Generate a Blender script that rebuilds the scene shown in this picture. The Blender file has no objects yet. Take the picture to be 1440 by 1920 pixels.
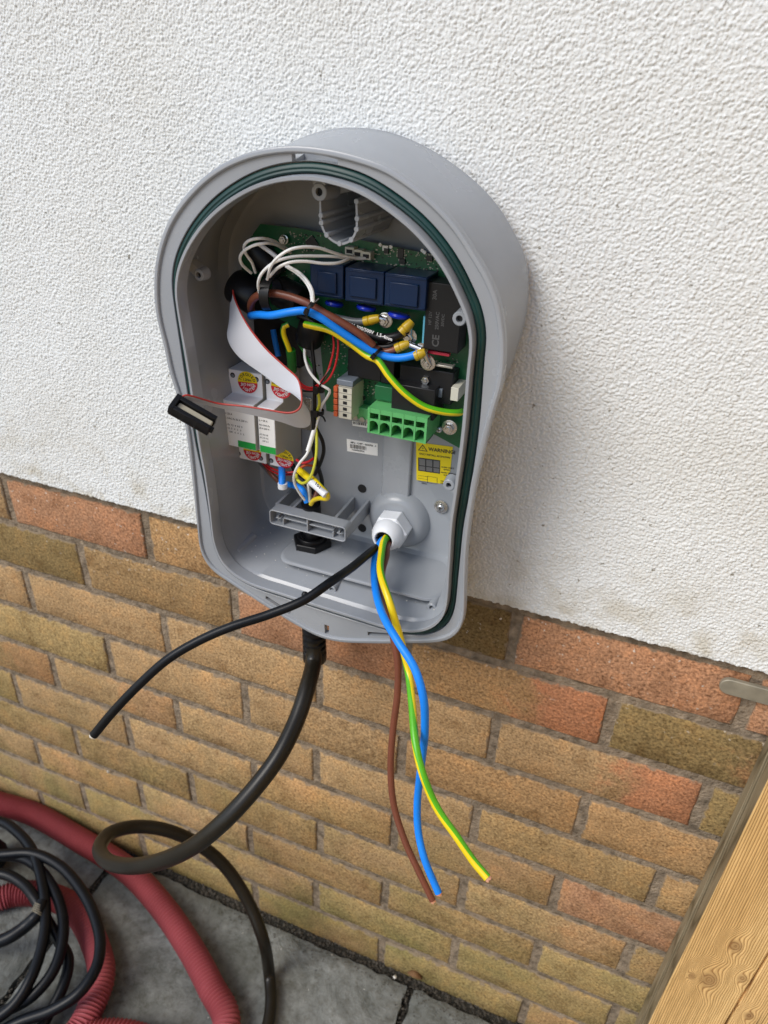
import bpy, bmesh, math, random
import numpy as np
from mathutils import Vector, Matrix
random.seed(7); rng = np.random.default_rng(7)
S = 0.001            # everything below is authored in millimetres
G = 728.0            # height of the brick band's top above the paving

# ------------------------------------------------------------------ camera, light, exposure
CAM = (526.855, -590.759, 452.436 + G); ROT = (1.0388190, -0.0353619, 0.3810381); F = 1350.0
scene = bpy.context.scene
cam = bpy.data.objects.new('camera', bpy.data.cameras.new('camera'))
scene.collection.objects.link(cam); scene.camera = cam
cam.location = [c * S for c in CAM]; cam.rotation_euler = ROT
cam.data.sensor_fit = 'HORIZONTAL'; cam.data.sensor_width = 36; cam.data.lens = 36 * F / 1440
cam.data.clip_start = 0.01; cam.data.clip_end = 200
cam.data.dof.use_dof = True; cam.data.dof.focus_distance = 0.60; cam.data.dof.aperture_fstop = 11.0

SUN_EL, SUN_AZ = math.radians(45), math.radians(216)     # azimuth clockwise from +Y (the wall's inward side)
world = bpy.data.worlds.new('World'); scene.world = world; world.use_nodes = True
wn = world.node_tree.nodes; bg = wn['Background']
sky = wn.new('ShaderNodeTexSky'); sky.sky_type = 'NISHITA'; sky.sun_disc = False
sky.sun_elevation = SUN_EL; sky.sun_rotation = SUN_AZ
sky.air_density = 1.0; sky.dust_density = 1.0; sky.ozone_density = 1.0
world.node_tree.links.new(sky.outputs[0], bg.inputs[0]); bg.inputs[1].default_value = 0.145
sd = bpy.data.lights.new('sun', 'SUN'); sun = bpy.data.objects.new('sun', sd); scene.collection.objects.link(sun)
sd.energy = 1.9; sd.angle = math.radians(30); sd.color = (1.0, 0.955, 0.89)
sv = Vector((math.sin(SUN_AZ) * math.cos(SUN_EL), math.cos(SUN_AZ) * math.cos(SUN_EL), math.sin(SUN_EL)))
sun.rotation_euler = sv.to_track_quat('Z', 'Y').to_euler(); sun.location = (0, -3, 4)
scene.view_settings.view_transform = 'Standard'; scene.view_settings.look = 'None'
scene.view_settings.gamma = 1.0; scene.view_settings.use_curve_mapping = False
scene.view_settings.exposure = 0.36

# ------------------------------------------------------------------ helpers
RM = np.array(Matrix.Rotation(0, 3, 'Z')); from mathutils import Euler
RM = np.array(Euler(ROT, 'XYZ').to_matrix())
def at(u, v, y):
    """point of the photograph (pixels) lying on the plane y (mm in front of the wall is negative)"""
    d = RM @ np.array([(u - 720) / F, -(v - 960) / F, -1.0]); t = (y - CAM[1]) / d[1]
    return Vector((CAM[0] + t * d[0], y, CAM[2] + t * d[2]))
def atz(u, v, z):
    d = RM @ np.array([(u - 720) / F, -(v - 960) / F, -1.0]); t = (z - CAM[2]) / d[2]
    return Vector((CAM[0] + t * d[0], CAM[1] + t * d[1], z))
def V(*a): return Vector(a)
def put(o, parent=None):
    scene.collection.objects.link(o)
    if parent is not None: o.parent = parent
    return o
def thing(name, label, cat, loc=(0, 0, 0), group=None):
    o = bpy.data.objects.new(name, None); o.empty_display_size = 0.02
    o.location = [c * S for c in loc]; o['loc_mm'] = list(loc)
    o['label'] = label; o['category'] = cat
    if group: o['group'] = group
    return put(o)
def tag(o, label, cat, group=None):
    o['label'] = label; o['category'] = cat
    if group: o['group'] = group
    return o
def origin(o):
    p = Vector((0, 0, 0))
    while o is not None:
        if 'loc_mm' in o.keys(): p += Vector(o['loc_mm'])
        o = o.parent
    return p
class MB:
    def __init__(s): s.v = []; s.f = []; s.m = []
    def add(s, vs, fs, mi=0):
        b = len(s.v); s.v += [tuple(p) for p in vs]; s.f += [tuple(i + b for i in f) for f in fs]
        s.m += (mi if isinstance(mi, list) else [mi] * len(fs)); return s
    def box(s, x0, x1, y0, y1, z0, z1, mi=0):
        vs = [(x, y, z) for x in (x0, x1) for y in (y0, y1) for z in (z0, z1)]
        return s.add(vs, [(0, 1, 3, 2), (4, 6, 7, 5), (0, 4, 5, 1), (2, 3, 7, 6), (0, 2, 6, 4), (1, 5, 7, 3)], mi)
    def obox(s, c, ax, ay, az, hx, hy, hz, mi=0):
        vs = [c + ax * (i * hx) + ay * (j * hy) + az * (k * hz) for i in (-1, 1) for j in (-1, 1) for k in (-1, 1)]
        return s.add(vs, [(0, 1, 3, 2), (4, 6, 7, 5), (0, 4, 5, 1), (2, 3, 7, 6), (0, 2, 6, 4), (1, 5, 7, 3)], mi)
    def loft(s, loops, cap0=False, cap1=False, mi=0, closed=True):
        n = len(loops[0]); vs = [p for L in loops for p in L]; fs = []
        for a in range(len(loops) - 1):
            for i in range(n if closed else n - 1):
                j = (i + 1) % n; fs.append((a * n + i, a * n + j, (a + 1) * n + j, (a + 1) * n + i))
        if cap0: fs.append(tuple(reversed(range(n))))
        if cap1: fs.append(tuple((len(loops) - 1) * n + i for i in range(n)))
        return s.add(vs, fs, mi)
    def lathe(s, c, axis, prof, n=32, cap0=True, cap1=True, mi=0, ph=0.0):
        """prof: list of (distance along axis, radius)"""
        axis = axis.normalized(); a = axis.orthogonal().normalized() if abs(axis.y) < .9 else Vector((1, 0, 0)); b = axis.cross(a)
        loops = [[c + axis * d + (a * math.cos(2 * math.pi * i / n + ph) + b * math.sin(2 * math.pi * i / n + ph)) * r for i in range(n)] for d, r in prof]
        return s.loft(loops, cap0, cap1, mi)
    def tube(s, pts, r, n=12, step=3.0, cap=True, mi=0, split=None, twist=0.0, ph=0.0, even=False, turn=None):
        P = smooth(pts, step)
        if even: P = resample(smooth(pts, 2.0), step)
        m = len(P)
        T = [(P[min(i + 1, m - 1)] - P[max(i - 1, 0)]).normalized() for i in range(m)]
        a = T[0].orthogonal().normalized(); loops = []; mis = []; dist = 0
        for i in range(m):
            if turn: t_ = i / (m - 1); w_ = math.radians(np.interp(t_, turn[0], turn[1])); a = V(-math.cos(w_), -math.sin(w_), 0)
            a = (a - T[i] * a.dot(T[i])).normalized(); b = T[i].cross(a)
            if i: dist += (P[i] - P[i - 1]).length
            rr = r(dist) if callable(r) else r
            w = twist * dist + ph
            loops.append([P[i] + (a * math.cos(2 * math.pi * k / n + w) + b * math.sin(2 * math.pi * k / n + w)) * rr for k in range(n)])
        base = len(s.f); s.loft(loops, cap, cap, mi)
        if split:
            for a_ in range(m - 1):
                for k in range(n):
                    if (turn and (k < n * split / 2 or k >= n * (1 - split / 2))) or (not turn and k < n * split): s.m[base + a_ * n + k] = 1
        return s
    def build(s, name, mat, parent=None, smooth_=True, bevel=0, seg=2, ang=38):
        o0 = origin(parent) if parent is not None else Vector((0, 0, 0))
        me = bpy.data.meshes.new(name)
        me.from_pydata([((p[0] - o0.x) * S, (p[1] - o0.y) * S, (p[2] - o0.z) * S) for p in s.v], [], s.f)
        me.polygons.foreach_set('material_index', s.m)
        for mt in (mat if isinstance(mat, (list, tuple)) else [mat]): me.materials.append(mt)
        bm = bmesh.new(); bm.from_mesh(me); bmesh.ops.recalc_face_normals(bm, faces=bm.faces)
        if smooth_:
            for f in bm.faces: f.smooth = True
            A = math.radians(ang)
            for e in bm.edges:
                if len(e.link_faces) == 2 and e.calc_face_angle(0) > A: e.smooth = False
        bm.to_mesh(me); bm.free()
        o = bpy.data.objects.new(name, me); put(o, parent)
        if bevel:
            b = o.modifiers.new('bevel', 'BEVEL'); b.width = bevel * S; b.segments = seg; b.limit_method = 'ANGLE'; b.angle_limit = math.radians(40)
            b.harden_normals = False
        return o
def smooth(pts, step=3.0, closed=False):
    pts = [Vector(p) for p in pts]; n = len(pts); out = []
    rngi = range(n) if closed else range(n - 1)
    for i in rngi:
        if closed: p0, p1, p2, p3 = pts[i - 1], pts[i], pts[(i + 1) % n], pts[(i + 2) % n]
        else: p0 = pts[i - 1] if i else pts[0] * 2 - pts[1]; p1 = pts[i]; p2 = pts[i + 1]; p3 = pts[i + 2] if i + 2 < n else pts[-1] * 2 - pts[-2]
        def kn(a, b): return max((b - a).length, 1e-6) ** 0.5
        t0 = 0; t1 = t0 + kn(p0, p1); t2 = t1 + kn(p1, p2); t3 = t2 + kn(p2, p3)
        k = max(1, int((p2 - p1).length / step))
        for j in range(k):
            t = t1 + (t2 - t1) * j / k
            A1 = p0 * ((t1 - t) / (t1 - t0)) + p1 * ((t - t0) / (t1 - t0)); A2 = p1 * ((t2 - t) / (t2 - t1)) + p2 * ((t - t1) / (t2 - t1)); A3 = p2 * ((t3 - t) / (t3 - t2)) + p3 * ((t - t2) / (t3 - t2))
            B1 = A1 * ((t2 - t) / (t2 - t0)) + A2 * ((t - t0) / (t2 - t0)); B2 = A2 * ((t3 - t) / (t3 - t1)) + A3 * ((t - t1) / (t3 - t1))
            out.append(B1 * ((t2 - t) / (t2 - t1)) + B2 * ((t - t1) / (t2 - t1)))
    if not closed: out.append(pts[-1])
    return out
def resample(P, step):
    out = [P[0]]; acc = 0.0
    for a, b in zip(P[:-1], P[1:]):
        L_ = (b - a).length; t = step - acc
        while t <= L_: out.append(a + (b - a) * (t / L_)); t += step
        acc = L_ - (t - step)
    return out
def px(L): return [at(*q) for q in L]
def rrect(x0, x1, z0, z1, r, y, n=5):
    out = []
    for cx, cz, a0 in ((x1 - r, z1 - r, 0), (x0 + r, z1 - r, 90), (x0 + r, z0 + r, 180), (x1 - r, z0 + r, 270)):
        for i in range(n + 1):
            a = math.radians(a0 + 90 * i / n); out.append(V(cx + r * math.cos(a), y, cz + r * math.sin(a)))
    return out
def text(parts, mat, parent, depth=0.12, name='lettering'):
    """parts: (string, size, centre/left point, x axis, z axis, align); flat print joined into one mesh"""
    mb = MB()
    for st, size, c, ax, az, al in parts:
        cu = bpy.data.curves.new('t', 'FONT'); cu.body = st; cu.size = size; cu.align_x = al; cu.align_y = 'CENTER'; cu.resolution_u = 2
        cu.offset = 0.028 * size
        ob = bpy.data.objects.new('t', cu); scene.collection.objects.link(ob)
        me = bpy.data.meshes.new_from_object(ob.evaluated_get(bpy.context.evaluated_depsgraph_get()))
        mb.add([c + ax * v.co.x + az * v.co.y for v in me.vertices], [tuple(p.vertices) for p in me.polygons])
        bpy.data.objects.remove(ob); bpy.data.curves.remove(cu); bpy.data.meshes.remove(me)
    return mb.build(name, mat, parent, smooth_=False)

# ------------------------------------------------------------------ materials
def mat(name, col, rough=0.5, metal=0.0, bump=None, var=0.0, vscale=40, spec=0.5, speck=None, extra=None):
    m = bpy.data.materials.new(name); m.use_nodes = True; nt = m.node_tree; N = nt.nodes; L = nt.links; b = N['Principled BSDF']
    b.inputs['Roughness'].default_value = rough; b.inputs['Metallic'].default_value = metal; b.inputs['Specular IOR Level'].default_value = spec
    b.inputs['Base Color'].default_value = (*col, 1)
    tc = N.new('ShaderNodeNewGeometry')
    if var:
        nz = N.new('ShaderNodeTexNoise'); nz.inputs['Scale'].default_value = vscale; nz.inputs['Detail'].default_value = 6
        L.new(tc.outputs['Position'], nz.inputs['Vector'])
        r = N.new('ShaderNodeMapRange'); r.inputs[1].default_value = .3; r.inputs[2].default_value = .7; r.inputs[3].default_value = 1 - var; r.inputs[4].default_value = 1 + var
        L.new(nz.outputs[0], r.inputs[0]); h = N.new('ShaderNodeVectorMath'); h.operation = 'SCALE'; h.inputs[0].default_value = col
        L.new(r.outputs[0], h.inputs['Scale']); L.new(h.outputs[0], b.inputs['Base Color'])
        rr = N.new('ShaderNodeMapRange'); rr.inputs[3].default_value = max(0, rough - .08); rr.inputs[4].default_value = rough + .1
        L.new(nz.outputs[0], rr.inputs[0]); L.new(rr.outputs[0], b.inputs['Roughness'])
    if bump:
        nz2 = N.new('ShaderNodeTexNoise'); nz2.inputs['Scale'].default_value = bump[0]; nz2.inputs['Detail'].default_value = 4
        L.new(tc.outputs['Position'], nz2.inputs['Vector']); bp = N.new('ShaderNodeBump'); bp.inputs['Strength'].default_value = bump[1]; bp.inputs['Distance'].default_value = bump[2]
        L.new(nz2.outputs[0], bp.inputs['Height']); L.new(bp.outputs[0], b.inputs['Normal'])
    return m
def nodes(m): return m.node_tree.nodes, m.node_tree.links, m.node_tree.nodes['Principled BSDF']
def ramp(N, stops):
    r = N.new('ShaderNodeValToRGB'); e = r.color_ramp.elements
    while len(e) > 1: e.remove(e[0])
    e[0].position = stops[0][0]; e[0].color = (*stops[0][1], 1)
    for p, c in stops[1:]: x = e.new(p); x.color = (*c, 1)
    return r

M = {}
M['case'] = mat('grey_plastic', (.305, .325, .35), .24, bump=(900, .08, .0004), var=.07, vscale=14)
M['gasket'] = mat('green_rubber', (.002, .034, .031), .45, var=.2, vscale=60)
M['black'] = mat('black_plastic', (.006, .006, .007), .38, spec=.3, bump=(700, .05, .0003))
M['rubber'] = mat('black_rubber', (.004, .005, .007), .36, spec=.22, bump=(500, .12, .0004), var=.25, vscale=25)
M['lead'] = mat('lead_rubber', (.013, .011, .0075), .34, spec=.32, bump=(500, .1, .0004), var=.2, vscale=25)
M['hole'] = mat('hole_dark', (.01, .01, .011), .7)
M['white'] = mat('white_nylon', (.78, .80, .83), .38, var=.03, vscale=50)
M['mcb'] = mat('breaker_white', (.82, .84, .88), .42, bump=(900, .04, .0002))
M['mcb_shade'] = mat('breaker_side_shade', (.42, .41, .37), .5)  # right side of each breaker painted tan-grey for shade and warm reflection
M['label'] = mat('label_paper', (.86, .86, .84), .45)
M['greenlab'] = mat('green_label', (.015, .36, .06), .4)
M['yellow'] = mat('yellow_label', (.85, .66, .01), .4)
M['red'] = mat('red_label', (.62, .012, .03), .4)
M['ink'] = mat('ink', (.02, .02, .022), .5)
M['inkgrey'] = mat('grey_print', (.16, .16, .16), .5)
M['inkdim'] = mat('dim_print', (.07, .07, .072), .45)
M['inkwhite'] = mat('white_print', (.8, .8, .8), .5)
M['steel'] = mat('zinc_steel', (.62, .62, .62), .25, 1.0, var=.15, vscale=300)
M['brass'] = mat('copper_strands', (.90, .50, .33), .35, .7)
M['blue'] = mat('blue_pvc', (.008, .23, .85), .4, spec=.35, var=.08, vscale=45, bump=(260, .15, .0006))
M['brown'] = mat('brown_pvc', (.17, .052, .028), .36, var=.08, vscale=45, bump=(260, .15, .0006))
M['gy_y'] = mat('earth_yellow', (.80, .60, .005), .34, var=.08, vscale=45, bump=(260, .15, .0006))
M['gy_g'] = mat('earth_green', (.09, .42, .008), .34, var=.08, vscale=45, bump=(260, .15, .0006))
M['green_pvc'] = mat('green_sleeve', (.01, .15, .012), .4)
M['wwhite'] = mat('white_wire', (.85, .85, .83), .38)
M['wyellow'] = mat('yellow_wire', (.58, .58, .04), .38)
M['wred'] = mat('red_wire', (.50, .01, .015), .38)
M['wgrey'] = mat('grey_wire', (.11, .12, .13), .4)
M['sleeve'] = mat('crimp_yellow', (.50, .33, .012), .35)
M['trafo'] = mat('blue_potting_case', (.004, .020, .065), .3, spec=.35, bump=(500, .08, .0003))
M['disc'] = mat('blue_varistor', (.01, .03, .45), .25)
M['relay'] = mat('relay_black', (.012, .012, .013), .42, spec=.3, bump=(800, .1, .0003))
M['chip'] = mat('chip_black', (.014, .014, .015), .4)
M['smd'] = mat('solder_tin', (.42, .40, .35), .35, .6)
M['tgreen'] = mat('terminal_green', (.11, .42, .14), .36)
M['tgreen_d'] = mat('terminal_inner', (.01, .12, .04), .4)
M['cream'] = mat('connector_cream', (.60, .58, .48), .45)
M['orange'] = mat('lever_orange', (.55, .10, .03), .45)
M['cyan'] = mat('cyan_strip', (.10, .38, .52), .4)
M['redtape'] = mat('red_strip', (.55, .03, .06), .4)
M['capg'] = mat('slate_cap', (.17, .20, .24), .4)
M['ribbon'] = mat('ribbon_grey', (.60, .615, .66), .45)
M['redline'] = mat('ribbon_red', (.40, .03, .02), .5)
M['idc_pad'] = mat('idc_tan', (.45, .42, .32), .5)
# circuit board: solder mask with faint traces
M['pcb'] = mat('circuit_board', (.004, .075, .026), .28)
N, L, b = nodes(M['pcb']); tc = N.new('ShaderNodeNewGeometry')
br = N.new('ShaderNodeTexBrick'); br.inputs['Scale'].default_value = 330; br.inputs['Color1'].default_value = (.003, .055, .02, 1); br.inputs['Color2'].default_value = (.006, .085, .03, 1); br.inputs['Mortar'].default_value = (.012, .13, .05, 1); br.inputs['Mortar Size'].default_value = .05
mp = N.new('ShaderNodeMapping'); mp.inputs['Rotation'].default_value = (math.radians(90), 0, 0); L.new(tc.outputs['Position'], mp.inputs[0]); L.new(mp.outputs[0], br.inputs['Vector'])
L.new(br.outputs[0], b.inputs['Base Color'])
# render
M['render'] = mat('white_render', (.76, .77, .765), .85, spec=.2)
N, L, b = nodes(M['render']); tc = N.new('ShaderNodeNewGeometry')
n1 = N.new('ShaderNodeTexNoise'); n1.inputs['Scale'].default_value = 700; n1.inputs['Detail'].default_value = 3
n2 = N.new('ShaderNodeTexNoise'); n2.inputs['Scale'].default_value = 5; n2.inputs['Detail'].default_value = 5
n3 = N.new('ShaderNodeTexNoise'); n3.inputs['Scale'].default_value = 160; n3.inputs['Detail'].default_value = 2
for q in (n1, n2, n3): L.new(tc.outputs['Position'], q.inputs['Vector'])
r2 = ramp(N, [(.25, (.655, .655, .62)), (.45, (.72, .735, .72)), (.7, (.76, .785, .785))]); L.new(n2.outputs[0], r2.inputs[0])
r3 = ramp(N, [(.22, (.40, .37, .32)), (.29, (1, 1, 1))]); L.new(n3.outputs[0], r3.inputs[0])
mx = N.new('ShaderNodeMix'); mx.data_type = 'RGBA'; mx.blend_type = 'MULTIPLY'; mx.inputs[0].default_value = 1
L.new(r2.outputs[0], mx.inputs[6]); L.new(r3.outputs[0], mx.inputs[7])
sz_ = N.new('ShaderNodeSeparateXYZ'); L.new(tc.outputs['Position'], sz_.inputs[0]); zf = N.new('ShaderNodeMapRange'); zf.inputs[1].default_value = .85; zf.inputs[2].default_value = .735; zf.inputs[4].default_value = .75; L.new(sz_.outputs[2], zf.inputs[0])
n4 = N.new('ShaderNodeTexNoise'); n4.inputs['Scale'].default_value = 38; n4.inputs['Detail'].default_value = 8; L.new(tc.outputs['Position'], n4.inputs['Vector']); r4 = N.new('ShaderNodeMapRange'); r4.inputs[1].default_value = .48; r4.inputs[2].default_value = .68; L.new(n4.outputs[0], r4.inputs[0])
mq = N.new('ShaderNodeMath'); mq.operation = 'MULTIPLY'; L.new(zf.outputs[0], mq.inputs[0]); L.new(r4.outputs[0], mq.inputs[1])
mg = N.new('ShaderNodeMix'); mg.data_type = 'RGBA'; L.new(mq.outputs[0], mg.inputs[0]); L.new(mx.outputs[2], mg.inputs[6]); mg.inputs[7].default_value = (.50, .46, .36, 1); L.new(mg.outputs[2], b.inputs['Base Color'])
bp = N.new('ShaderNodeBump'); bp.inputs['Strength'].default_value = .45; bp.inputs['Distance'].default_value = .001; L.new(n1.outputs[0], bp.inputs['Height']); L.new(bp.outputs[0], b.inputs['Normal'])
# brick: colour from the object, an orange burnt end from object alpha, sandy face
M['brick'] = mat('sand_faced_brick', (.4, .3, .15), .9, spec=.15)
N, L, b = nodes(M['brick']); tc = N.new('ShaderNodeNewGeometry'); oi = N.new('ShaderNodeObjectInfo'); to = N.new('ShaderNodeTexCoord')
sand = N.new('ShaderNodeTexNoise'); sand.inputs['Scale'].default_value = 330; sand.inputs['Detail'].default_value = 4; sand.inputs['Roughness'].default_value = .7
mott = N.new('ShaderNodeTexNoise'); mott.inputs['Scale'].default_value = 26; mott.inputs['Detail'].default_value = 8; mott.inputs['Roughness'].default_value = .7
pit = N.new('ShaderNodeTexVoronoi'); pit.inputs['Scale'].default_value = 210
for q in (sand, mott, pit): L.new(tc.outputs['Position'], q.inputs['Vector'])
rs = ramp(N, [(.30, (.36, .32, .27)), (.46, (.9, .9, .9)), (.70, (1.6, 1.6, 1.55))]); L.new(sand.outputs[0], rs.inputs[0])
rm = ramp(N, [(.28, (.62, .54, .46)), (.48, (1, 1, 1)), (.70, (1.28, 1.14, 1.0))]); L.new(mott.outputs[0], rm.inputs[0])
sep = N.new('ShaderNodeSeparateXYZ'); L.new(to.outputs['Generated'], sep.inputs[0])
pa = N.new('ShaderNodeMath'); pa.operation = 'ADD'; L.new(sep.outputs[0], pa.inputs[0])
pm = N.new('ShaderNodeMath'); pm.operation = 'MULTIPLY_ADD'; pm.inputs[1].default_value = .9; pm.inputs[2].default_value = -.45; L.new(mott.outputs[0], pm.inputs[0]); L.new(pm.outputs[0], pa.inputs[1])
ps = N.new('ShaderNodeMapRange'); ps.interpolation_type = 'SMOOTHSTEP'; ps.inputs[1].default_value = .5; ps.inputs[2].default_value = .75; L.new(pa.outputs[0], ps.inputs[0])
inv = N.new('ShaderNodeMath'); inv.operation = 'SUBTRACT'; inv.inputs[0].default_value = 1; L.new(oi.outputs['Alpha'], inv.inputs[1])
pf = N.new('ShaderNodeMath'); pf.operation = 'MULTIPLY'; L.new(ps.outputs[0], pf.inputs[0]); L.new(inv.outputs[0], pf.inputs[1])
c1 = N.new('ShaderNodeMix'); c1.data_type = 'RGBA'; L.new(pf.outputs[0], c1.inputs[0]); L.new(oi.outputs['Color'], c1.inputs[6]); c1.inputs[7].default_value = (.40, .18, .095, 1)
# moss tint, darkened to paint in ground-level shade towards the paving, uneven
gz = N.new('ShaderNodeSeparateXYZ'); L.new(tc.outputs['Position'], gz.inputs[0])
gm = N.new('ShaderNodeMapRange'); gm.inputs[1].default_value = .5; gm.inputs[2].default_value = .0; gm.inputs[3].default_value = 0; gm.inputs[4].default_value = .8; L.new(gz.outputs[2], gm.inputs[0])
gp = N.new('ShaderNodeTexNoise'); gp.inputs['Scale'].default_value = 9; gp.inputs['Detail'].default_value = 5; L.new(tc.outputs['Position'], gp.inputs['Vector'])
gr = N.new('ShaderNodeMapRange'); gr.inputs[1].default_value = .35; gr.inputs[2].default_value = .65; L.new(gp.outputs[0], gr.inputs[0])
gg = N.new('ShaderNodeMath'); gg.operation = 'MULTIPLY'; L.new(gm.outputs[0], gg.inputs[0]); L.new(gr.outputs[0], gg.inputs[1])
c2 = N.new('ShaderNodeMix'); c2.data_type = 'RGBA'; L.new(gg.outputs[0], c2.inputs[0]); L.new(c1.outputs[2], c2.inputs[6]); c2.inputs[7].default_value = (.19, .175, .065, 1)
m1 = N.new('ShaderNodeMix'); m1.data_type = 'RGBA'; m1.blend_type = 'MULTIPLY'; m1.inputs[0].default_value = 1; L.new(c2.outputs[2], m1.inputs[6]); L.new(rs.outputs[0], m1.inputs[7])
m2 = N.new('ShaderNodeMix'); m2.data_type = 'RGBA'; m2.blend_type = 'MULTIPLY'; m2.inputs[0].default_value = 1; L.new(m1.outputs[2], m2.inputs[6]); L.new(rm.outputs[0], m2.inputs[7])
def mth(op, a, c_=None, d_=None):
    q = N.new('ShaderNodeMath'); q.operation = op
    for i_, v_ in enumerate((a, c_, d_)):
        if v_ is None: continue
        if isinstance(v_, (int, float)): q.inputs[i_].default_value = v_
        else: L.new(v_, q.inputs[i_])
    return q.outputs[0]
gxo, gzo = sep.outputs[0], sep.outputs[2]
ed = mth('MINIMUM', mth('MULTIPLY', mth('MINIMUM', gxo, mth('SUBTRACT', 1, gxo)), 215), mth('MULTIPLY', mth('MINIMUM', gzo, mth('SUBTRACT', 1, gzo)), 65))
sm_ = N.new('ShaderNodeTexNoise'); sm_.inputs['Scale'].default_value = 75; sm_.inputs['Detail'].default_value = 6; L.new(tc.outputs['Position'], sm_.inputs['Vector'])
em = N.new('ShaderNodeMapRange'); em.interpolation_type = 'SMOOTHSTEP'; em.inputs[1].default_value = 2.6; em.inputs[2].default_value = .2; em.inputs[4].default_value = .85
L.new(mth('ADD', ed, mth('MULTIPLY_ADD', sm_.outputs[0], 16, -8)), em.inputs[0])
c5 = N.new('ShaderNodeMix'); c5.data_type = 'RGBA'; L.new(em.outputs[0], c5.inputs[0]); L.new(m2.outputs[2], c5.inputs[6]); c5.inputs[7].default_value = (.24, .188, .132, 1)
fl_ = N.new('ShaderNodeTexNoise'); fl_.inputs['Scale'].default_value = 150; fl_.inputs['Detail'].default_value = 3; L.new(tc.outputs['Position'], fl_.inputs['Vector'])
fm = N.new('ShaderNodeMapRange'); fm.inputs[1].default_value = .655; fm.inputs[2].default_value = .70; L.new(fl_.outputs[0], fm.inputs[0])
fz_ = N.new('ShaderNodeMapRange'); fz_.inputs[1].default_value = .60; fz_.inputs[2].default_value = .725; fz_.inputs[3].default_value = .05; fz_.inputs[4].default_value = 1; L.new(gz.outputs[2], fz_.inputs[0])
c6 = N.new('ShaderNodeMix'); c6.data_type = 'RGBA'; L.new(mth('MULTIPLY', fm.outputs[0], fz_.outputs[0]), c6.inputs[0]); L.new(c5.outputs[2], c6.inputs[6]); c6.inputs[7].default_value = (.66, .60, .52, 1)
L.new(c6.outputs[2], b.inputs['Base Color'])
ad = N.new('ShaderNodeMath'); ad.operation = 'MULTIPLY_ADD'; ad.inputs[1].default_value = .6; L.new(pit.outputs['Distance'], ad.inputs[0]); L.new(sand.outputs[0], ad.inputs[2])
bp = N.new('ShaderNodeBump'); bp.inputs['Strength'].default_value = .7; bp.inputs['Distance'].default_value = .0016; L.new(ad.outputs[0], bp.inputs['Height']); L.new(bp.outputs[0], b.inputs['Normal'])
M['mortar'] = mat('mortar', (.235, .185, .132), .95, bump=(300, 1, .003), var=.45, vscale=90, spec=.1)
M['stone'] = mat('riven_slab', (.16, .17, .165), .62, spec=.35)
N, L, b = nodes(M['stone']); tc = N.new('ShaderNodeNewGeometry')
sa = N.new('ShaderNodeTexNoise'); sa.inputs['Scale'].default_value = 9; sa.inputs['Detail'].default_value = 10; sa.inputs['Roughness'].default_value = .65; sa.inputs['Distortion'].default_value = 1.2
sb = N.new('ShaderNodeTexNoise'); sb.inputs['Scale'].default_value = 70; sb.inputs['Detail'].default_value = 8; sb.inputs['Roughness'].default_value = .7
for q in (sa, sb): L.new(tc.outputs['Position'], q.inputs['Vector'])
r = ramp(N, [(.3, (.095, .102, .088)), (.5, (.15, .158, .145)), (.68, (.235, .245, .228))]); L.new(sa.outputs[0], r.inputs[0])
rb = ramp(N, [(.3, (.55, .52, .45)), (.5, (1, 1, 1)), (.75, (1.35, 1.35, 1.35))]); L.new(sb.outputs[0], rb.inputs[0])
mx = N.new('ShaderNodeMix'); mx.data_type = 'RGBA'; mx.blend_type = 'MULTIPLY'; mx.inputs[0].default_value = 1; L.new(r.outputs[0], mx.inputs[6]); L.new(rb.outputs[0], mx.inputs[7]); L.new(mx.outputs[2], b.inputs['Base Color'])
ad = N.new('ShaderNodeMath'); ad.operation = 'MULTIPLY_ADD'; ad.inputs[1].default_value = 3; L.new(sa.outputs[0], ad.inputs[0]); L.new(sb.outputs[0], ad.inputs[2])
bp = N.new('ShaderNodeBump'); bp.inputs['Strength'].default_value = .6; bp.inputs['Distance'].default_value = .004; L.new(ad.outputs[0], bp.inputs['Height']); L.new(bp.outputs[0], b.inputs['Normal'])
M['soil'] = mat('dark_grit', (.035, .033, .027), .95, bump=(250, 1, .004), var=.5, vscale=120, spec=.2)
M['bounce_tan'] = mat('bounce_ground', (.32, .235, .14), .9, var=.2, vscale=3)  # unseen ground past the slabs, made tan to bounce warm light up
M['pebble'] = mat('debris', (.06, .052, .040), .9, var=.6, vscale=300)
M['leaf'] = mat('dry_leaf', (.16, .08, .03), .8)
M['chipw'] = mat('pale_chip', (.65, .62, .55), .8)
M['duct'] = mat('red_duct', (.33, .070, .080), .5, var=.12, vscale=12)
M['galv'] = mat('weathered_zinc', (.30, .275, .21), .5, .3, var=.25, vscale=50, bump=(120, .2, .001))
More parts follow.
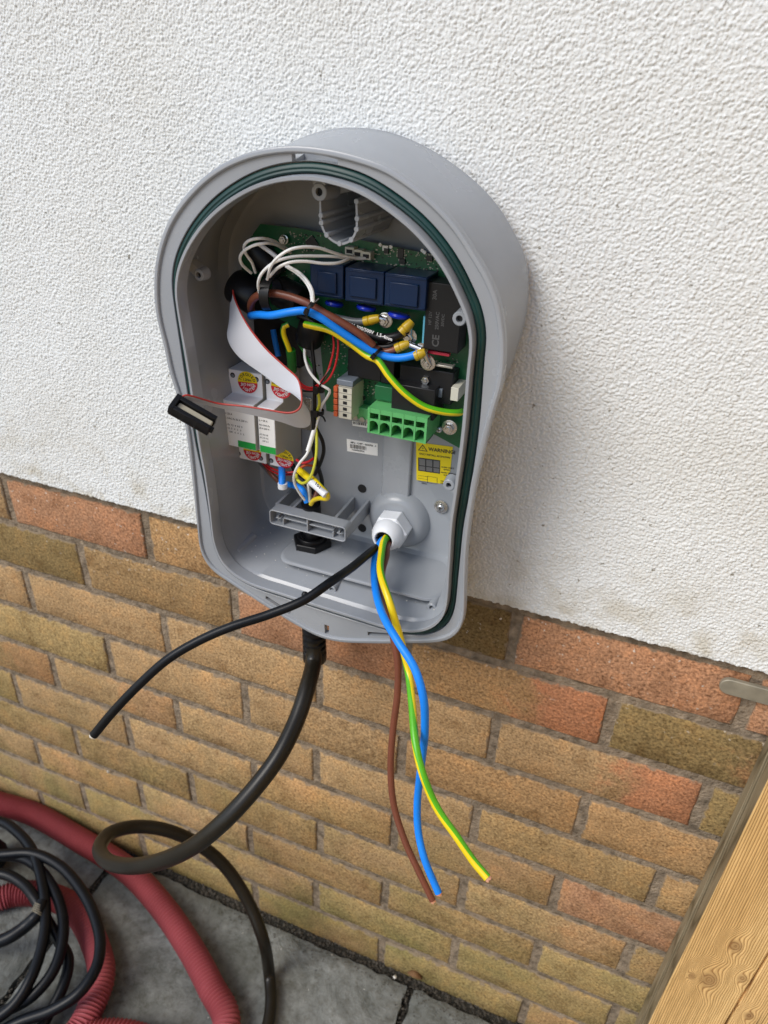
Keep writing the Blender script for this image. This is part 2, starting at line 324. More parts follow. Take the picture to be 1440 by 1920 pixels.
# timber
def timber(name, c_lo, c_hi, c_knot, knots, grain_dir=0, grey=0.0):
    m = mat(name, c_hi, .6, spec=.3); N, L, b = nodes(m); to = N.new('ShaderNodeNewGeometry')
    mp = N.new('ShaderNodeMapping'); L.new(to.outputs['Position'], mp.inputs[0])
    # warp the grain round each knot
    sep = N.new('ShaderNodeSeparateXYZ'); L.new(mp.outputs[0], sep.inputs[0])
    xo = sep.outputs[0]; kn_out = None
    for kx, kz, kr in knots:
        dx = N.new('ShaderNodeMath'); dx.operation = 'SUBTRACT'; dx.inputs[1].default_value = kx * S; L.new(sep.outputs[0], dx.inputs[0])
        dz = N.new('ShaderNodeMath'); dz.operation = 'SUBTRACT'; dz.inputs[1].default_value = kz * S; L.new(sep.outputs[2], dz.inputs[0])
        dzz = N.new('ShaderNodeMath'); dzz.operation = 'MULTIPLY'; dzz.inputs[1].default_value = .62; L.new(dz.outputs[0], dzz.inputs[0])
        cb = N.new('ShaderNodeCombineXYZ'); L.new(dx.outputs[0], cb.inputs[0]); L.new(dzz.outputs[0], cb.inputs[1])
        ln = N.new('ShaderNodeVectorMath'); ln.operation = 'LENGTH'; L.new(cb.outputs[0], ln.inputs[0])
        fall = N.new('ShaderNodeMapRange'); fall.interpolation_type = 'SMOOTHSTEP'; fall.inputs[1].default_value = kr * 2.4 * S; fall.inputs[2].default_value = 0; L.new(ln.outputs['Value'], fall.inputs[0])
        # near the knot the coordinate becomes the distance from its centre, so rings close round it
        mix = N.new('ShaderNodeMix'); mix.data_type = 'FLOAT'; L.new(fall.outputs[0], mix.inputs[0]); L.new(xo, mix.inputs[2])
        sg = N.new('ShaderNodeMath'); sg.operation = 'ADD'; sg.inputs[1].default_value = kx * S; L.new(ln.outputs['Value'], sg.inputs[0]); L.new(sg.outputs[0], mix.inputs[3]); xo = mix.outputs[0]
        kd = N.new('ShaderNodeMapRange'); kd.interpolation_type = 'SMOOTHSTEP'; kd.inputs[1].default_value = kr * S; kd.inputs[2].default_value = kr * .35 * S; L.new(ln.outputs['Value'], kd.inputs[0])
        if kn_out is None: kn_out = kd.outputs[0]
        else:
            mm = N.new('ShaderNodeMath'); mm.operation = 'MAXIMUM'; L.new(kn_out, mm.inputs[0]); L.new(kd.outputs[0], mm.inputs[1]); kn_out = mm.outputs[0]
    sc = N.new('ShaderNodeVectorMath'); sc.operation = 'MULTIPLY'; sc.inputs[1].default_value = (1, 1, .07); L.new(to.outputs['Position'], sc.inputs[0])
    wn_ = N.new('ShaderNodeTexNoise'); wn_.inputs['Scale'].default_value = 28; wn_.inputs['Detail'].default_value = 4; L.new(sc.outputs[0], wn_.inputs['Vector'])
    ph = N.new('ShaderNodeMath'); ph.operation = 'MULTIPLY_ADD'; ph.inputs[1].default_value = .009; L.new(wn_.outputs[0], ph.inputs[0]); L.new(xo, ph.inputs[2])
    fr = N.new('ShaderNodeMath'); fr.operation = 'MULTIPLY'; fr.inputs[1].default_value = 1 / .00115; L.new(ph.outputs[0], fr.inputs[0])
    pp = N.new('ShaderNodeMath'); pp.operation = 'PINGPONG'; pp.inputs[1].default_value = 1; L.new(fr.outputs[0], pp.inputs[0])
    rp = ramp(N, [(0, c_lo), (.22, tuple(.45 * a + .55 * c for a, c in zip(c_lo, c_hi))), (.6, c_hi), (1, c_hi)]); L.new(pp.outputs[0], rp.inputs[0])
    fb = N.new('ShaderNodeTexNoise'); fb.inputs['Scale'].default_value = 330; fb.inputs['Detail'].default_value = 3; L.new(sc.outputs[0], fb.inputs['Vector'])
    rf = ramp(N, [(.3, (.82, .80, .76)), (.7, (1.1, 1.1, 1.1))]); L.new(fb.outputs[0], rf.inputs[0])
    mx = N.new('ShaderNodeMix'); mx.data_type = 'RGBA'; mx.blend_type = 'MULTIPLY'; mx.inputs[0].default_value = 1; L.new(rp.outputs[0], mx.inputs[6]); L.new(rf.outputs[0], mx.inputs[7])
    out = mx.outputs[2]
    st = N.new('ShaderNodeTexNoise'); st.inputs['Scale'].default_value = 14; st.inputs['Detail'].default_value = 5; L.new(sc.outputs[0], st.inputs['Vector'])
    rst = ramp(N, [(.35, (.80, .74, .66)), (.6, (1, 1, 1))]); L.new(st.outputs[0], rst.inputs[0])
    m5 = N.new('ShaderNodeMix'); m5.data_type = 'RGBA'; m5.blend_type = 'MULTIPLY'; m5.inputs[0].default_value = .8; L.new(out, m5.inputs[6]); L.new(rst.outputs[0], m5.inputs[7]); out = m5.outputs[2]
    if kn_out is not None:
        kk = N.new('ShaderNodeMath'); kk.operation = 'MULTIPLY'; kk.inputs[1].default_value = .62; L.new(kn_out, kk.inputs[0])
        m4 = N.new('ShaderNodeMix'); m4.data_type = 'RGBA'; L.new(kk.outputs[0], m4.inputs[0]); L.new(out, m4.inputs[6]); m4.inputs[7].default_value = (*c_knot, 1); out = m4.outputs[2]
    s2_ = N.new('ShaderNodeVectorMath'); s2_.operation = 'MULTIPLY'; s2_.inputs[1].default_value = (1, 1, .03); L.new(to.outputs['Position'], s2_.inputs[0])
    ck = N.new('ShaderNodeTexNoise'); ck.inputs['Scale'].default_value = 34; ck.inputs['Detail'].default_value = 2; L.new(s2_.outputs[0], ck.inputs['Vector'])
    c0_ = N.new('ShaderNodeMath'); c0_.operation = 'SUBTRACT'; c0_.inputs[1].default_value = .62; L.new(ck.outputs[0], c0_.inputs[0]); c1_ = N.new('ShaderNodeMath'); c1_.operation = 'ABSOLUTE'; L.new(c0_.outputs[0], c1_.inputs[0])
    c2_ = N.new('ShaderNodeMapRange'); c2_.inputs[1].default_value = .0; c2_.inputs[2].default_value = .006; c2_.inputs[3].default_value = .75; c2_.inputs[4].default_value = 0; L.new(c1_.outputs[0], c2_.inputs[0])
    m6 = N.new('ShaderNodeMix'); m6.data_type = 'RGBA'; L.new(c2_.outputs[0], m6.inputs[0]); L.new(out, m6.inputs[6]); m6.inputs[7].default_value = (.05, .025, .01, 1); out = m6.outputs[2]
    L.new(out, b.inputs['Base Color'])
    bp = N.new('ShaderNodeBump'); bp.inputs['Strength'].default_value = .5; bp.inputs['Distance'].default_value = .0006; L.new(pp.outputs[0], bp.inputs['Height']); L.new(bp.outputs[0], b.inputs['Normal'])
    return m
M['old_wood'] = timber('weathered_timber', (.13, .105, .06), (.30, .25, .165), (.1, .07, .04), [])

# ================================================================== the setting
ground = MB(); ground.box(-30000, 30000, -30000, 30000, -60, -34.5)
g = ground.build('ground', M['bounce_tan'], smooth_=False); g['kind'] = 'structure'
soil = MB().box(-1500, 2500, -1020, 12, -34, -16).build('grit_bed', M['soil'], smooth_=False); soil['kind'] = 'structure'

paving = bpy.data.objects.new('paving', None); put(paving); paving['kind'] = 'structure'
XJ = [-1290, -716, -164, 388, 940, 1492]; YJ = [-21, -462, -1010]
def slab(x0, x1, y0, y1):
    nx = ny = 44; h = 24
    xs = np.linspace(x0, x1, nx); ys = np.linspace(y1, y0, ny); vs = []; ph = rng.uniform(0, 9, 6)
    for j, yy in enumerate(ys):
        for i, xx in enumerate(xs):
            ex = (rng.uniform(-3.0, 1.0) if i in (0, nx - 1) else 0); ey = (rng.uniform(-3.5, 1.0) if j in (0, ny - 1) else 0)
            z = 1.4 * math.sin(xx / 61 + ph[0]) * math.sin(yy / 47 + ph[1]) + .9 * math.sin(xx / 23 + yy / 31 + ph[2]) - 1.6
            edge = min(i, j, nx - 1 - i, ny - 1 - j)
            if edge == 0: z -= 4.5
            elif edge == 1: z -= rng.uniform(0, 1.2)
            vs.append((xx + (ex if i == nx - 1 else -ex if i == 0 else 0), yy + (ey if j == ny - 1 else -ey if j == 0 else 0), z))
    fs = [(j * nx + i, j * nx + i + 1, (j + 1) * nx + i + 1, (j + 1) * nx + i) for j in range(ny - 1) for i in range(nx - 1)]
    mb = MB().add(vs, fs)
    ring = [i for i in range(nx)] + [j * nx + nx - 1 for j in range(1, ny)] + [(ny - 1) * nx + i for i in range(nx - 2, -1, -1)] + [j * nx for j in range(ny - 2, 0, -1)]
    b0 = len(mb.v); mb.v += [(mb.v[i][0], mb.v[i][1], -h) for i in ring]
    for k in range(len(ring)):
        k2 = (k + 1) % len(ring); mb.f.append((ring[k], b0 + k, b0 + k2, ring[k2])); mb.m.append(0)
    return mb.build('paving_slab', M['stone'], paving)
for i in range(len(XJ) - 1):
    for j in range(len(YJ) - 1): slab(XJ[i] + 5, XJ[i + 1] - 5, YJ[j + 1] + 5, YJ[j] - (0 if j == 0 else 5))

# ---- house wall: mortar, bricks one by one, rendered coat above
wall = thing('house_wall', 'house wall of speckled white render above a band of buff and orange bricks', 'wall', (300, 0, 0))
MB().box(-1400, 2300, 2.3, 110, -60, G + 30).build('mortar', M['mortar'], wall, smooth_=False)
dz = [3, 1.5, -.6, -3.1, -.3, -2.1, -2.0, 2.0, 0, 0]
perp = {1: {-1: -228, 0: -5, 1: 222, 2: 453, 3: 678, 4: 903}, 2: {-.5: -120, .5: 113.5, 1.5: 338, 2.5: 563.5},
        3: {-1: -234, 0: 0, 1: 227, 2: 449, 3: 673}, 4: {-.5: -107, .5: 117, 1.5: 340, 2.5: 562}, 5: {-1: -226, 0: -1, 1: 221, 2: 443, 3: 660},
        6: {-1.5: -322, -.5: -100, .5: 122, 1.5: 338, 2.5: 556}, 7: {-1: -216, 0: 6, 1: 225, 2: 440, 3: 657}, 8: {-1.5: -317, -.5: -100, 2.5: 552}, 9: {}, 10: {}}
TAN = (.44, .305, .17); PINK = (.44, .25, .155); OLIVE = (.27, .20, .095); BROWN = (.38, .26, .135); YEL = (.41, .305, .15); ORG = (.45, .29, .15); DARK = (.20, .145, .07)
special = {(1, -1): (PINK, .2), (1, 0): (ORG, .1), (1, 1): (DARK, 0), (1, 2): (PINK, .15), (1, 3): (PINK, .2), (2, -1.5): (OLIVE, 0), (2, -.5): (BROWN, 0), (2, .5): (PINK, .1),
           (2, 1.5): (ORG, .95), (2, 2.5): (OLIVE, .55), (3, -1): (TAN, 0), (3, 0): (TAN, 0), (3, 1): (TAN, 0), (3, 2): (TAN, .9), (3, 3): (OLIVE, .1), (1, .5): (ORG, 0), (6, 1.5): (TAN, .2), (6, 2.5): (PINK, .3), (7, 2): (TAN, .25)}
def brick(x0, x1, z0, z1, col, a):
    nx, nz = 13, 6; dy = rng.uniform(-1.0, 1.0); tilt = rng.uniform(-.6, .6)
    vs = []; ex = rng.uniform(-.9, .9, (nz, 2)); ez = rng.uniform(-.9, .9, (2, nx))
    for j in range(nz):
        for i in range(nx):
            x = x0 + (x1 - x0) * i / (nx - 1); z = z0 + (z1 - z0) * j / (nz - 1)
            if i == 0: x += ex[j, 0]
            if i == nx - 1: x += ex[j, 1]
            if j == 0: z += ez[0, i]
            if j == nz - 1: z += ez[1, i]
            e = min(i, j, nx - 1 - i, nz - 1 - j)
            y = dy + tilt * (i / (nx - 1) - .5) * 2 + (rng.uniform(.9, 2.0) if e == 0 else rng.uniform(-.35, .35))
            if e == 0 and rng.random() < .06: y += 1.6
            vs.append((x, y, z))
    # pull the second row close to the arris so the edge reads as a small rounded arris
    for j in range(nz):
        for i in range(nx):
            if i == 1: vs[j * nx + i] = (x0 + 2.2, *vs[j * nx + i][1:])
            if i == nx - 2: vs[j * nx + i] = (x1 - 2.2, *vs[j * nx + i][1:])
    for j in (1, nz - 2):
        for i in range(nx): q = vs[j * nx + i]; vs[j * nx + i] = (q[0], q[1], (z0 + 2.2) if j == 1 else (z1 - 2.2))
    fs = [(j * nx + i, j * nx + i + 1, (j + 1) * nx + i + 1, (j + 1) * nx + i) for j in range(nz - 1) for i in range(nx - 1)]
    mb = MB().add(vs, fs); ring = [i for i in range(nx)] + [j * nx + nx - 1 for j in range(1, nz)] + [(nz - 1) * nx + i for i in range(nx - 2, -1, -1)] + [j * nx for j in range(nz - 2, 0, -1)]
    b0 = len(mb.v); mb.v += [(mb.v[i][0], 9, mb.v[i][2]) for i in ring]
    for k in range(len(ring)):
        k2 = (k + 1) % len(ring); mb.f.append((ring[k], b0 + k, b0 + k2, ring[k2])); mb.m.append(0)
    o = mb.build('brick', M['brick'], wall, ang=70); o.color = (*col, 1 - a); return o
for c in range(1, 11):
    zt = G - 75 * (c - 1) + (dz[c - 2] if c > 1 else 0) - (5 if c > 1 else 2); zb = G - 75 * c + dz[c - 1] + 5
    if c == 10: zb = G - 750
    off = 0 if c % 2 else .5
    ks = [k + off - (1 if off else 0) + 0 for k in range(-4, 9)]
    def X(k): return perp.get(c, {}).get(k, 225 * k - (8 if c >= 8 else 0))
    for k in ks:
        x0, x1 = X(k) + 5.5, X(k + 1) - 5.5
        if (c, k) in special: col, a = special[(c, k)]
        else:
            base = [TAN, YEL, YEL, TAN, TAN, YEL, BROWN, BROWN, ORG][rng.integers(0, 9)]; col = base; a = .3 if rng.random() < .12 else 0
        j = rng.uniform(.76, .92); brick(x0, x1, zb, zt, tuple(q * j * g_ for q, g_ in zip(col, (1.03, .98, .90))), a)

# rendered coat: grainy relief is real geometry where the photograph shows it
def coat():
    x0, x1, z0, z1, st = -245, 690, G + 10.5, G + 525, .78
    nx = int((x1 - x0) / st); nz = int((z1 - z0) / st)
    h = np.zeros((nz, nx))
    gx, gz = np.meshgrid(np.arange(nx) * st, np.arange(nz) * st)
    def vnoise(scale):                       # smooth value noise
        cx = int(nx * st / scale) + 3; cz = int(nz * st / scale) + 3; g_ = rng.uniform(-1, 1, (cz, cx))
        fx = gx / scale; fz = gz / scale; ix = fx.astype(int); iz = fz.astype(int); tx = fx - ix; tz = fz - iz; tx = tx * tx * (3 - 2 * tx); tz = tz * tz * (3 - 2 * tz)
        return (g_[iz, ix] * (1 - tx) + g_[iz, ix + 1] * tx) * (1 - tz) + (g_[iz + 1, ix] * (1 - tx) + g_[iz + 1, ix + 1] * tx) * tz
    def grains(cell, rad, keep):            # rounded sand grains pressed into the coat
        cx = int(nx * st / cell) + 4; cz = int(nz * st / cell) + 4
        jx = rng.uniform(.1, .9, (cz, cx)); jz = rng.uniform(.1, .9, (cz, cx)); rr = rng.uniform(.65, 1.15, (cz, cx)) * rad; hh = rng.uniform(.5, 1.1, (cz, cx)) * (rng.random((cz, cx)) < keep)
        wx = gx + .5 * vnoise(3); wz = gz + .5 * vnoise(3.3)
        fx = np.clip(wx / cell + 1, 1, cx - 2.01); fz = np.clip(wz / cell + 1, 1, cz - 2.01); ix = fx.astype(int); iz = fz.astype(int); out = np.zeros_like(gx)
        for a_ in (-1, 0, 1):
            for b_ in (-1, 0, 1):
                k = (iz + a_, ix + b_); d2 = ((fx - (ix + b_ + jx[k])) ** 2 + (fz - (iz + a_ + jz[k])) ** 2) * cell * cell / rr[k] ** 2
                out = np.maximum(out, hh[k] * np.sqrt(np.clip(1 - d2, 0, 1)))
        return out
    h = .9 * grains(2.5, 1.35, .96) + .5 * grains(1.7, .85, .85) + .18 * vnoise(1.6) + .10 * vnoise(14) + .5 * vnoise(90)
    xs = x0 + gx + rng.uniform(-.2, .2, h.shape); zs = z0 + gz + rng.uniform(-.2, .2, h.shape)
    ys = -8.9 - h
    # cast edge at the foot: the bead turns under and back to the bricks
    rag = np.convolve(rng.uniform(-1, 1, nx), np.ones(5) / 2.2, 'same'); zs[1:4] += rag * .9
    ys[0] = 3.0; zs[0] = z0 + 1.5; ys[1] = -5; zs[1] = z0 - .3; ys[2] = -8.2
    o0 = origin(wall); co = np.stack([(xs - o0.x), (ys - o0.y), (zs - o0.z)], -1).reshape(-1, 3) * S
    me = bpy.data.meshes.new('render_coat'); me.vertices.add(len(co)); me.vertices.foreach_set('co', co.ravel())
    idx = np.arange(nz * nx).reshape(nz, nx); q = np.stack([idx[:-1, :-1], idx[:-1, 1:], idx[1:, 1:], idx[1:, :-1]], -1).reshape(-1, 4)
    me.loops.add(q.size); me.loops.foreach_set('vertex_index', q.ravel()); me.polygons.add(len(q)); me.polygons.foreach_set('loop_start', np.arange(len(q)) * 4)
    me.polygons.foreach_set('use_smooth', np.ones(len(q), bool)); me.update(calc_edges=True); me.materials.append(M['render'])
    put(bpy.data.objects.new('render_coat', me), wall)
    # the same coat beyond the photograph's edges
    for nm, a in (('render_coat', (-1400, x0, z0, 2600)), ('render_coat', (x1, 2300, z0, 2600)), ('render_coat', (x0, x1, z1, 2600))):
        MB().box(a[0], a[1], -9.6, 3.4, a[2], a[3]).build(nm, M['render'], wall, smooth_=False)
coat()

# ================================================================== the charger
CX, CZ = 286.0, 228.0 + G
YF = -108.0; YL = -114.0
fl = [(544,273),(465,286),(399,318),(346,368),(312,421),(293,484),(289,537),(293,589),(306,643),(318,698),(328,729),(346,793),(358,876),(371,993),(377,1036),(396,1067),(429,1091),(473,1120),(518,1149),(558,1173),(596,1193),(633,1203),(689,1206),(760,1206),(833,1202),(859,1187),(870,1161),(872,1117),(875,1041),(881,986),(892,916),(903,866),(919,800),(931,757),(941,724),(946,686),(947,649),(944,611),(935,564),(916,517),(894,480),(857,423),(805,368),(752,328),(726,312),(680,295),(620,280)]
lip = [(583,337),(531,339),(481,352),(428,381),(386,418),(354,463),(335,510),(331,550),(337,595),(349,664),(360,733),(375,836),(385,890),(395,961),(402,1018),(415,1051),(434,1073),(471,1095),(520,1111),(600,1137),(667,1158),(733,1178),(778,1183),(811,1173),(831,1149),(839,1069),(844,980),(852,922),(866,813),(877,686),(881,649),(875,602),(856,555),(837,517),(813,480),(778,439),(731,399),(673,362),(620,344)]
ring = [(547,269),(590,252),(644,241),(699,241),(735,248),(791,270),(844,302),(897,344),(937,389),(966,439),(987,484),(992,546),(987,596),(974,643),(956,697)]
NT = 288; TH = [2 * math.pi * i / NT for i in range(NT)]
def polar(pts, sm=1):
    out = []
    P = [(p.x - CX, p.z - CZ) for p in pts]; n = len(P)
    for t in TH:
        dx, dy = math.cos(t), math.sin(t); best = 0
        for i in range(n):
            ax, ay = P[i]; bx, by = P[(i + 1) % n]; ex, ey = bx - ax, by - ay; det = -dx * ey + dy * ex
            if abs(det) < 1e-12: continue
            s_ = (-ax * ey + ay * ex) / det; u_ = (dx * ay - dy * ax) / det
            if s_ > 0 and -1e-6 <= u_ <= 1 + 1e-6: best = max(best, s_)
        out.append(best)
    r = np.array(out)
    for _ in range(sm): r = (np.roll(r, 1) + 2 * r + np.roll(r, -1)) / 4
    return r
def crvpx(L_, y): return smooth([at(u, v, y) for u, v in L_], 3, closed=True)
rF = polar(crvpx(fl, YF), 2); rL = polar(crvpx(lip, YL), 3)
# outline at the wall: measured arc on the right, mirrored, waisted below like the rim
rg = [at(u, v, -24) for u, v in ring]; cxr = 283.0
right = [p for p in rg if p.x > cxr]
low = [V(408, -24, G + 225), V(402, -24, G + 190), V(400, -24, G + 150), V(400, -24, G + 100), V(396, -24, G + 60), V(378, -24, G + 40), V(330, -24, G + 34)]
half = sorted(right, key=lambda p: -p.z)
top = [V(cxr, -24, max(p.z for p in rg) + .3)]
rs_ = [p for p in half]
full = top + rs_ + low + [V(2 * cxr - p.x, -24, p.z) for p in reversed(low)] + [V(2 * cxr - p.x, -24, p.z) for p in reversed(rs_)]
rR = polar(smooth(full, 3, closed=True), 5)
def loop(r, y, k=1.0, cx=CX, cz=CZ): return [V(cx + r[i] * k * math.cos(TH[i]), y, cz + r[i] * k * math.sin(TH[i])) for i in range(NT)]
# back of the cavity
rB = rR - 3.2 - 7 * np.clip(np.sin(np.array(TH)), 0, 1)
rB = np.where(np.array(TH) > math.pi, np.minimum(rB, np.array([(CZ - (G + 51)) / max(1e-3, -math.sin(t)) if t > math.pi + .01 and t < 2 * math.pi - .01 else 1e9 for t in TH])), rB)
for _ in range(6): rB = (np.roll(rB, 1) + 2 * rB + np.roll(rB, -1)) / 4
rO = np.minimum(rL + 12, rF - 1.5)
charger = thing('car_charger', 'opened grey domed car charging box with green board and breakers, fixed on the white wall', 'car charger', (CX, -10, 728 + 5))
mb = MB()
loops = [loop(rR, -10.2, .955), loop(rR, -15, .975), loop(rR, -20, .993), loop(rR, -26, 1.0)]
for k in range(1, 7):
    t = k / 7; loops.append(loop(rR * (1 - t) + rO * t, -26 - 75 * t))
loops += [loop(rO, YF + 7), loop(rF - 1, YF + 7), loop(rF, YF + 6), loop(rF, YF + .8), loop(rF - .5, YF - .6), loop(rF - 1.4, YF - 1.1), loop(rF - 3.4, YF - 1.1), loop(rF - 4.2, YF - .5), loop(rF - 4.8, YF + 1.2),
          loop(rL + 11.2, YF + 1.2), loop(rL + 10.8, YF + 1.6), loop(rL + 10.6, YF + 6), loop(rL + 3.0, YF + 6), loop(rL + 2.4, YL + 1.0), loop(rL + 1.9, YL), loop(rL - .2, YL), loop(rL - .7, YL + .8),
          loop(rL - .7, -101), loop(rL + .6, -99.5)]
for k, t in ((0, .18), (1, .45), (2, .68), (3, .8), (4, .9)):
    loops.append(loop((rL + .6) * (1 - t) + rB * t, -97 + 16 * k))
loops += [loop(rB - .2, -26), loop(rB - 2.2, -20), loop(rB - 5, -15.8), loop(rB - 9, -14), loop(rB * .5, -14)]
mb.loft(loops, True, True)
case = mb.build('case', M['case'], charger, ang=30)
# slots through the rim
cut = MB()
def slot(pts, y0=YF - 8, y1=YF + 20):
    L_ = [at(u, v, YF) for u, v in pts]; cut.loft([[V(p.x, y0, p.z) for p in L_], [V(p.x, y1, p.z) for p in L_]], True, True)
slot([(545,289),(575,288),(605,292),(632,299),(632,309),(600,303),(570,301),(546,303)])
slot([(607,1172),(616,1175),(616,1191),(608,1189)])
slot([(688,1186),(732,1189),(733,1195),(689,1193)])
slot([(497,1118),(545,1149),(541,1153),(497,1124)])
cob = cut.build('cutter', M['case'], charger, smooth_=False)
bmod = case.modifiers.new('cut', 'BOOLEAN'); bmod.object = cob; bmod.solver = 'EXACT'
dg = bpy.context.evaluated_depsgraph_get(); newme = bpy.data.meshes.new_from_object(case.evaluated_get(dg))
if len(newme.polygons) > 1000: case.modifiers.clear(); case.data = newme
bpy.data.objects.remove(cob)
g_ = MB(); g_.loft([loop(rL + 9.9, YF + 5.5), loop(rL + 9.9, YF + 2.5), loop(rL + 8.9, YF + 1.2), loop(rL + 7.2, YF + .7), loop(rL + 6, YF + 1.2), loop(rL + 4.8, YF + .7), loop(rL + 3.8, YF + 1.4), loop(rL + 3.2, YF + 3), loop(rL + 3.2, YF + 5.5)])
g_.build('gasket', M['gasket'], charger)

P_ = lambda o: o
def boss(u, v, y=-88.0, r=5.0, back=-40, hole=2.3):
    c = at(u, v, y); m_ = MB()
    m_.lathe(c, V(0, 1, 0), [(3.5, hole), (0, hole), (0, r - .5), (.5, r), (back - y, r * 1.15)], 24, True, True)
    d = V(c.x - CX, 0, c.z - CZ).normalized(); px_ = V(-d.z, 0, d.x); rr = r * .8
    c2_ = c; c = c + d * (r * .75)
    m_.loft([[c + V(0, .8, 0) + px_ * rr, c + V(0, .8, 0) + px_ * rr + d * 9, c + V(0, .8, 0) - px_ * rr + d * 9, c + V(0, .8, 0) - px_ * rr], [c + V(0, back - y, 0) + px_ * rr, c + V(0, back - y, 0) + px_ * rr + d * 9, c + V(0, back - y, 0) - px_ * rr + d * 9, c + V(0, back - y, 0) - px_ * rr]], True, True)
    c = c2_
    o = m_.build('screw_post', M['case'], charger); MB().lathe(c + V(0, 3.3, 0), V(0, 1, 0), [(0, hole), (.1, hole)], 16).build('hole', M['hole'], o); return o
boss(598, 360, r=6.0, hole=2.8, back=-66); boss(372, 516, r=4.6, back=-78); boss(861, 598, r=5.2, hole=2.6, back=-70); boss(841, 910, r=5.0, y=-80, back=-70); boss(809, 1140, r=4.4, back=-58); boss(443, 1037, r=4.6, back=-56); boss(622, 1106, y=-92, r=4.2, back=-66)

# U-shaped rib with beads under the top of the case
Up = [(600,373),(601,404),(602,418),(612,441),(636,457),(658,450),(668,430),(669,410),(668,378)]
path = smooth([at(u, v, -86) for u, v in Up], 2)
m_ = MB(); n = len(path); off = []
for i in range(n):
    t = (path[min(i + 1, n - 1)] - path[max(i - 1, 0)]).normalized(); nn = V(t.z, 0, -t.x); off.append(nn)
w = .8
m_.loft([[path[i] + off[i] * w for i in range(n)] + [path[i] - off[i] * w for i in reversed(range(n))], [V(p.x, -15, p.z) for p in [path[i] + off[i] * w for i in range(n)] + [path[i] - off[i] * w for i in reversed(range(n))]]], False, False)
base = len(m_.v); m_.add([path[i] + off[i] * w for i in range(n)] + [path[i] - off[i] * w for i in range(n)], [(i, i + 1, n + i + 1, n + i) for i in range(n - 1)])
ur = m_.build('curved_rib', M['case'], charger)
for u, v in Up[1:]:
    c = at(u, v, -86.5); MB().lathe(c, V(0, 1, 0), [(0, 1.7), (.4, 2.0), (70, 2.0)], 14).build('bead', M['case'], ur)

# raised parts of the back and floor
def rect(tl, br, y): a = at(*tl, y); b_ = at(*br, y); return min(a.x, b_.x), max(a.x, b_.x), min(a.z, b_.z), max(a.z, b_.z)
x0, x1, z0, z1 = rect((722, 760), (768, 930), -16); MB().box(x0, x1, -18.5, -13, z0 - 18, z1 + 40).build('raised_channel', M['case'], charger, bevel=1.6)
fz = CZ - rL[int(NT * .75)] + 6
m_ = MB(); lp = []
for dzz, ins in ((0, 0), (1.8, .3), (2.6, 1.2), (2.6, 3)):
    q = rrect(224 + ins, 392 - ins, -84 + ins, 30, 16, 0); lp.append([V(p.x, p.z, G + 50.4 + dzz) for p in q])
m_.loft(lp, False, True); m_.build('floor_pad', M['case'], charger)
# holes, screw and washer on the back panel
for u, v, r in ((679, 916, 4.6), (679, 990, 4.6), (694, 1110, 1.3)):
    c = at(u, v, -14.2); MB().lathe(c, V(0, -1, 0), [(0, r), (.25, r)], 24).build('hole', M['hole'], charger)
def screw(c, r, parent, name='screw', axis=V(0, -1, 0), washer=None, hexn=False, length=0):
    m_ = MB()
    if washer: m_.lathe(c, axis, [(0, washer), (.8, washer), (.9, washer * .95)], 28)
    if hexn: m_.lathe(c + axis * .9, axis, [(0, r), (r * .75, r), (r * .9, r * .9)], 6); m_.lathe(c + axis * (r * .8), axis, [(0, r * .52), (r * .5 + length, r * .52), (r * .62 + length, r * .42)], 16)
    else:
        m_.lathe(c + axis * .8, axis, [(0, r), (r * .35, r * .95), (r * .7, r * .6), (r * .78, r * .3)], 20)
    o = m_.build(name, M['steel'], parent)
    if not hexn:
        k = MB(); cc = c + axis * (.8 + r * .72)
        k.box(cc.x - r * .5, cc.x + r * .5, cc.y - .25, cc.y + .1, cc.z - r * .1, cc.z + r * .1); k.box(cc.x - r * .1, cc.x + r * .1, cc.y - .3, cc.y + .1, cc.z - r * .5, cc.z + r * .5); k.build('cross_slot', M['hole'], o, smooth_=False)
    return o
screw(at(827, 950, -15), 3.9, charger, washer=6.8)

# ---- circuit board
board = bpy.data.objects.new('circuit_board', None); put(board, charger); board['loc_mm'] = [0, 0, 0]
YB = -30.0
pc = [(488,420),(560,428),(700,455),(850,486),(880,560),(880,700),(870,845),(815,815),(664,783),(612,770),(600,640),(455,560),(452,470)]
pl = [at(u, v, YB) for u, v in pc]
m_ = MB().loft([[V(p.x, YB, p.z) for p in pl], [V(p.x, YB + 1.6, p.z) for p in pl]], True, True); m_.build('board', M['pcb'], board, smooth_=False)
for u, v in ((505, 560), (850, 830), (640, 770)):
    c = at(u, v, YB + 1); MB().lathe(c, V(0, 1, 0), [(0, 3), (16, 3)], 14).build('standoff', M['case'], board)
BP = board
x0_, z1_ = at(470, 500, -24).x, at(470, 500, -24).z; x1_, z0_ = at(566, 690, -24).x, at(566, 690, -24).z
MB().box(x0_, x1_, -25, -14, z0_, z1_).build('rear_module', M['black'], board, bevel=1)
def pbox(name, tl, br, yf, yb, m, parent=BP, bevel=.3, x=None):
    x0, x1, z0, z1 = rect(tl, br, yf)
    return MB().box(x0, x1, yf, yb, z0, z1).build(name, m, parent, smooth_=True, bevel=bevel), (x0, x1, z0, z1)
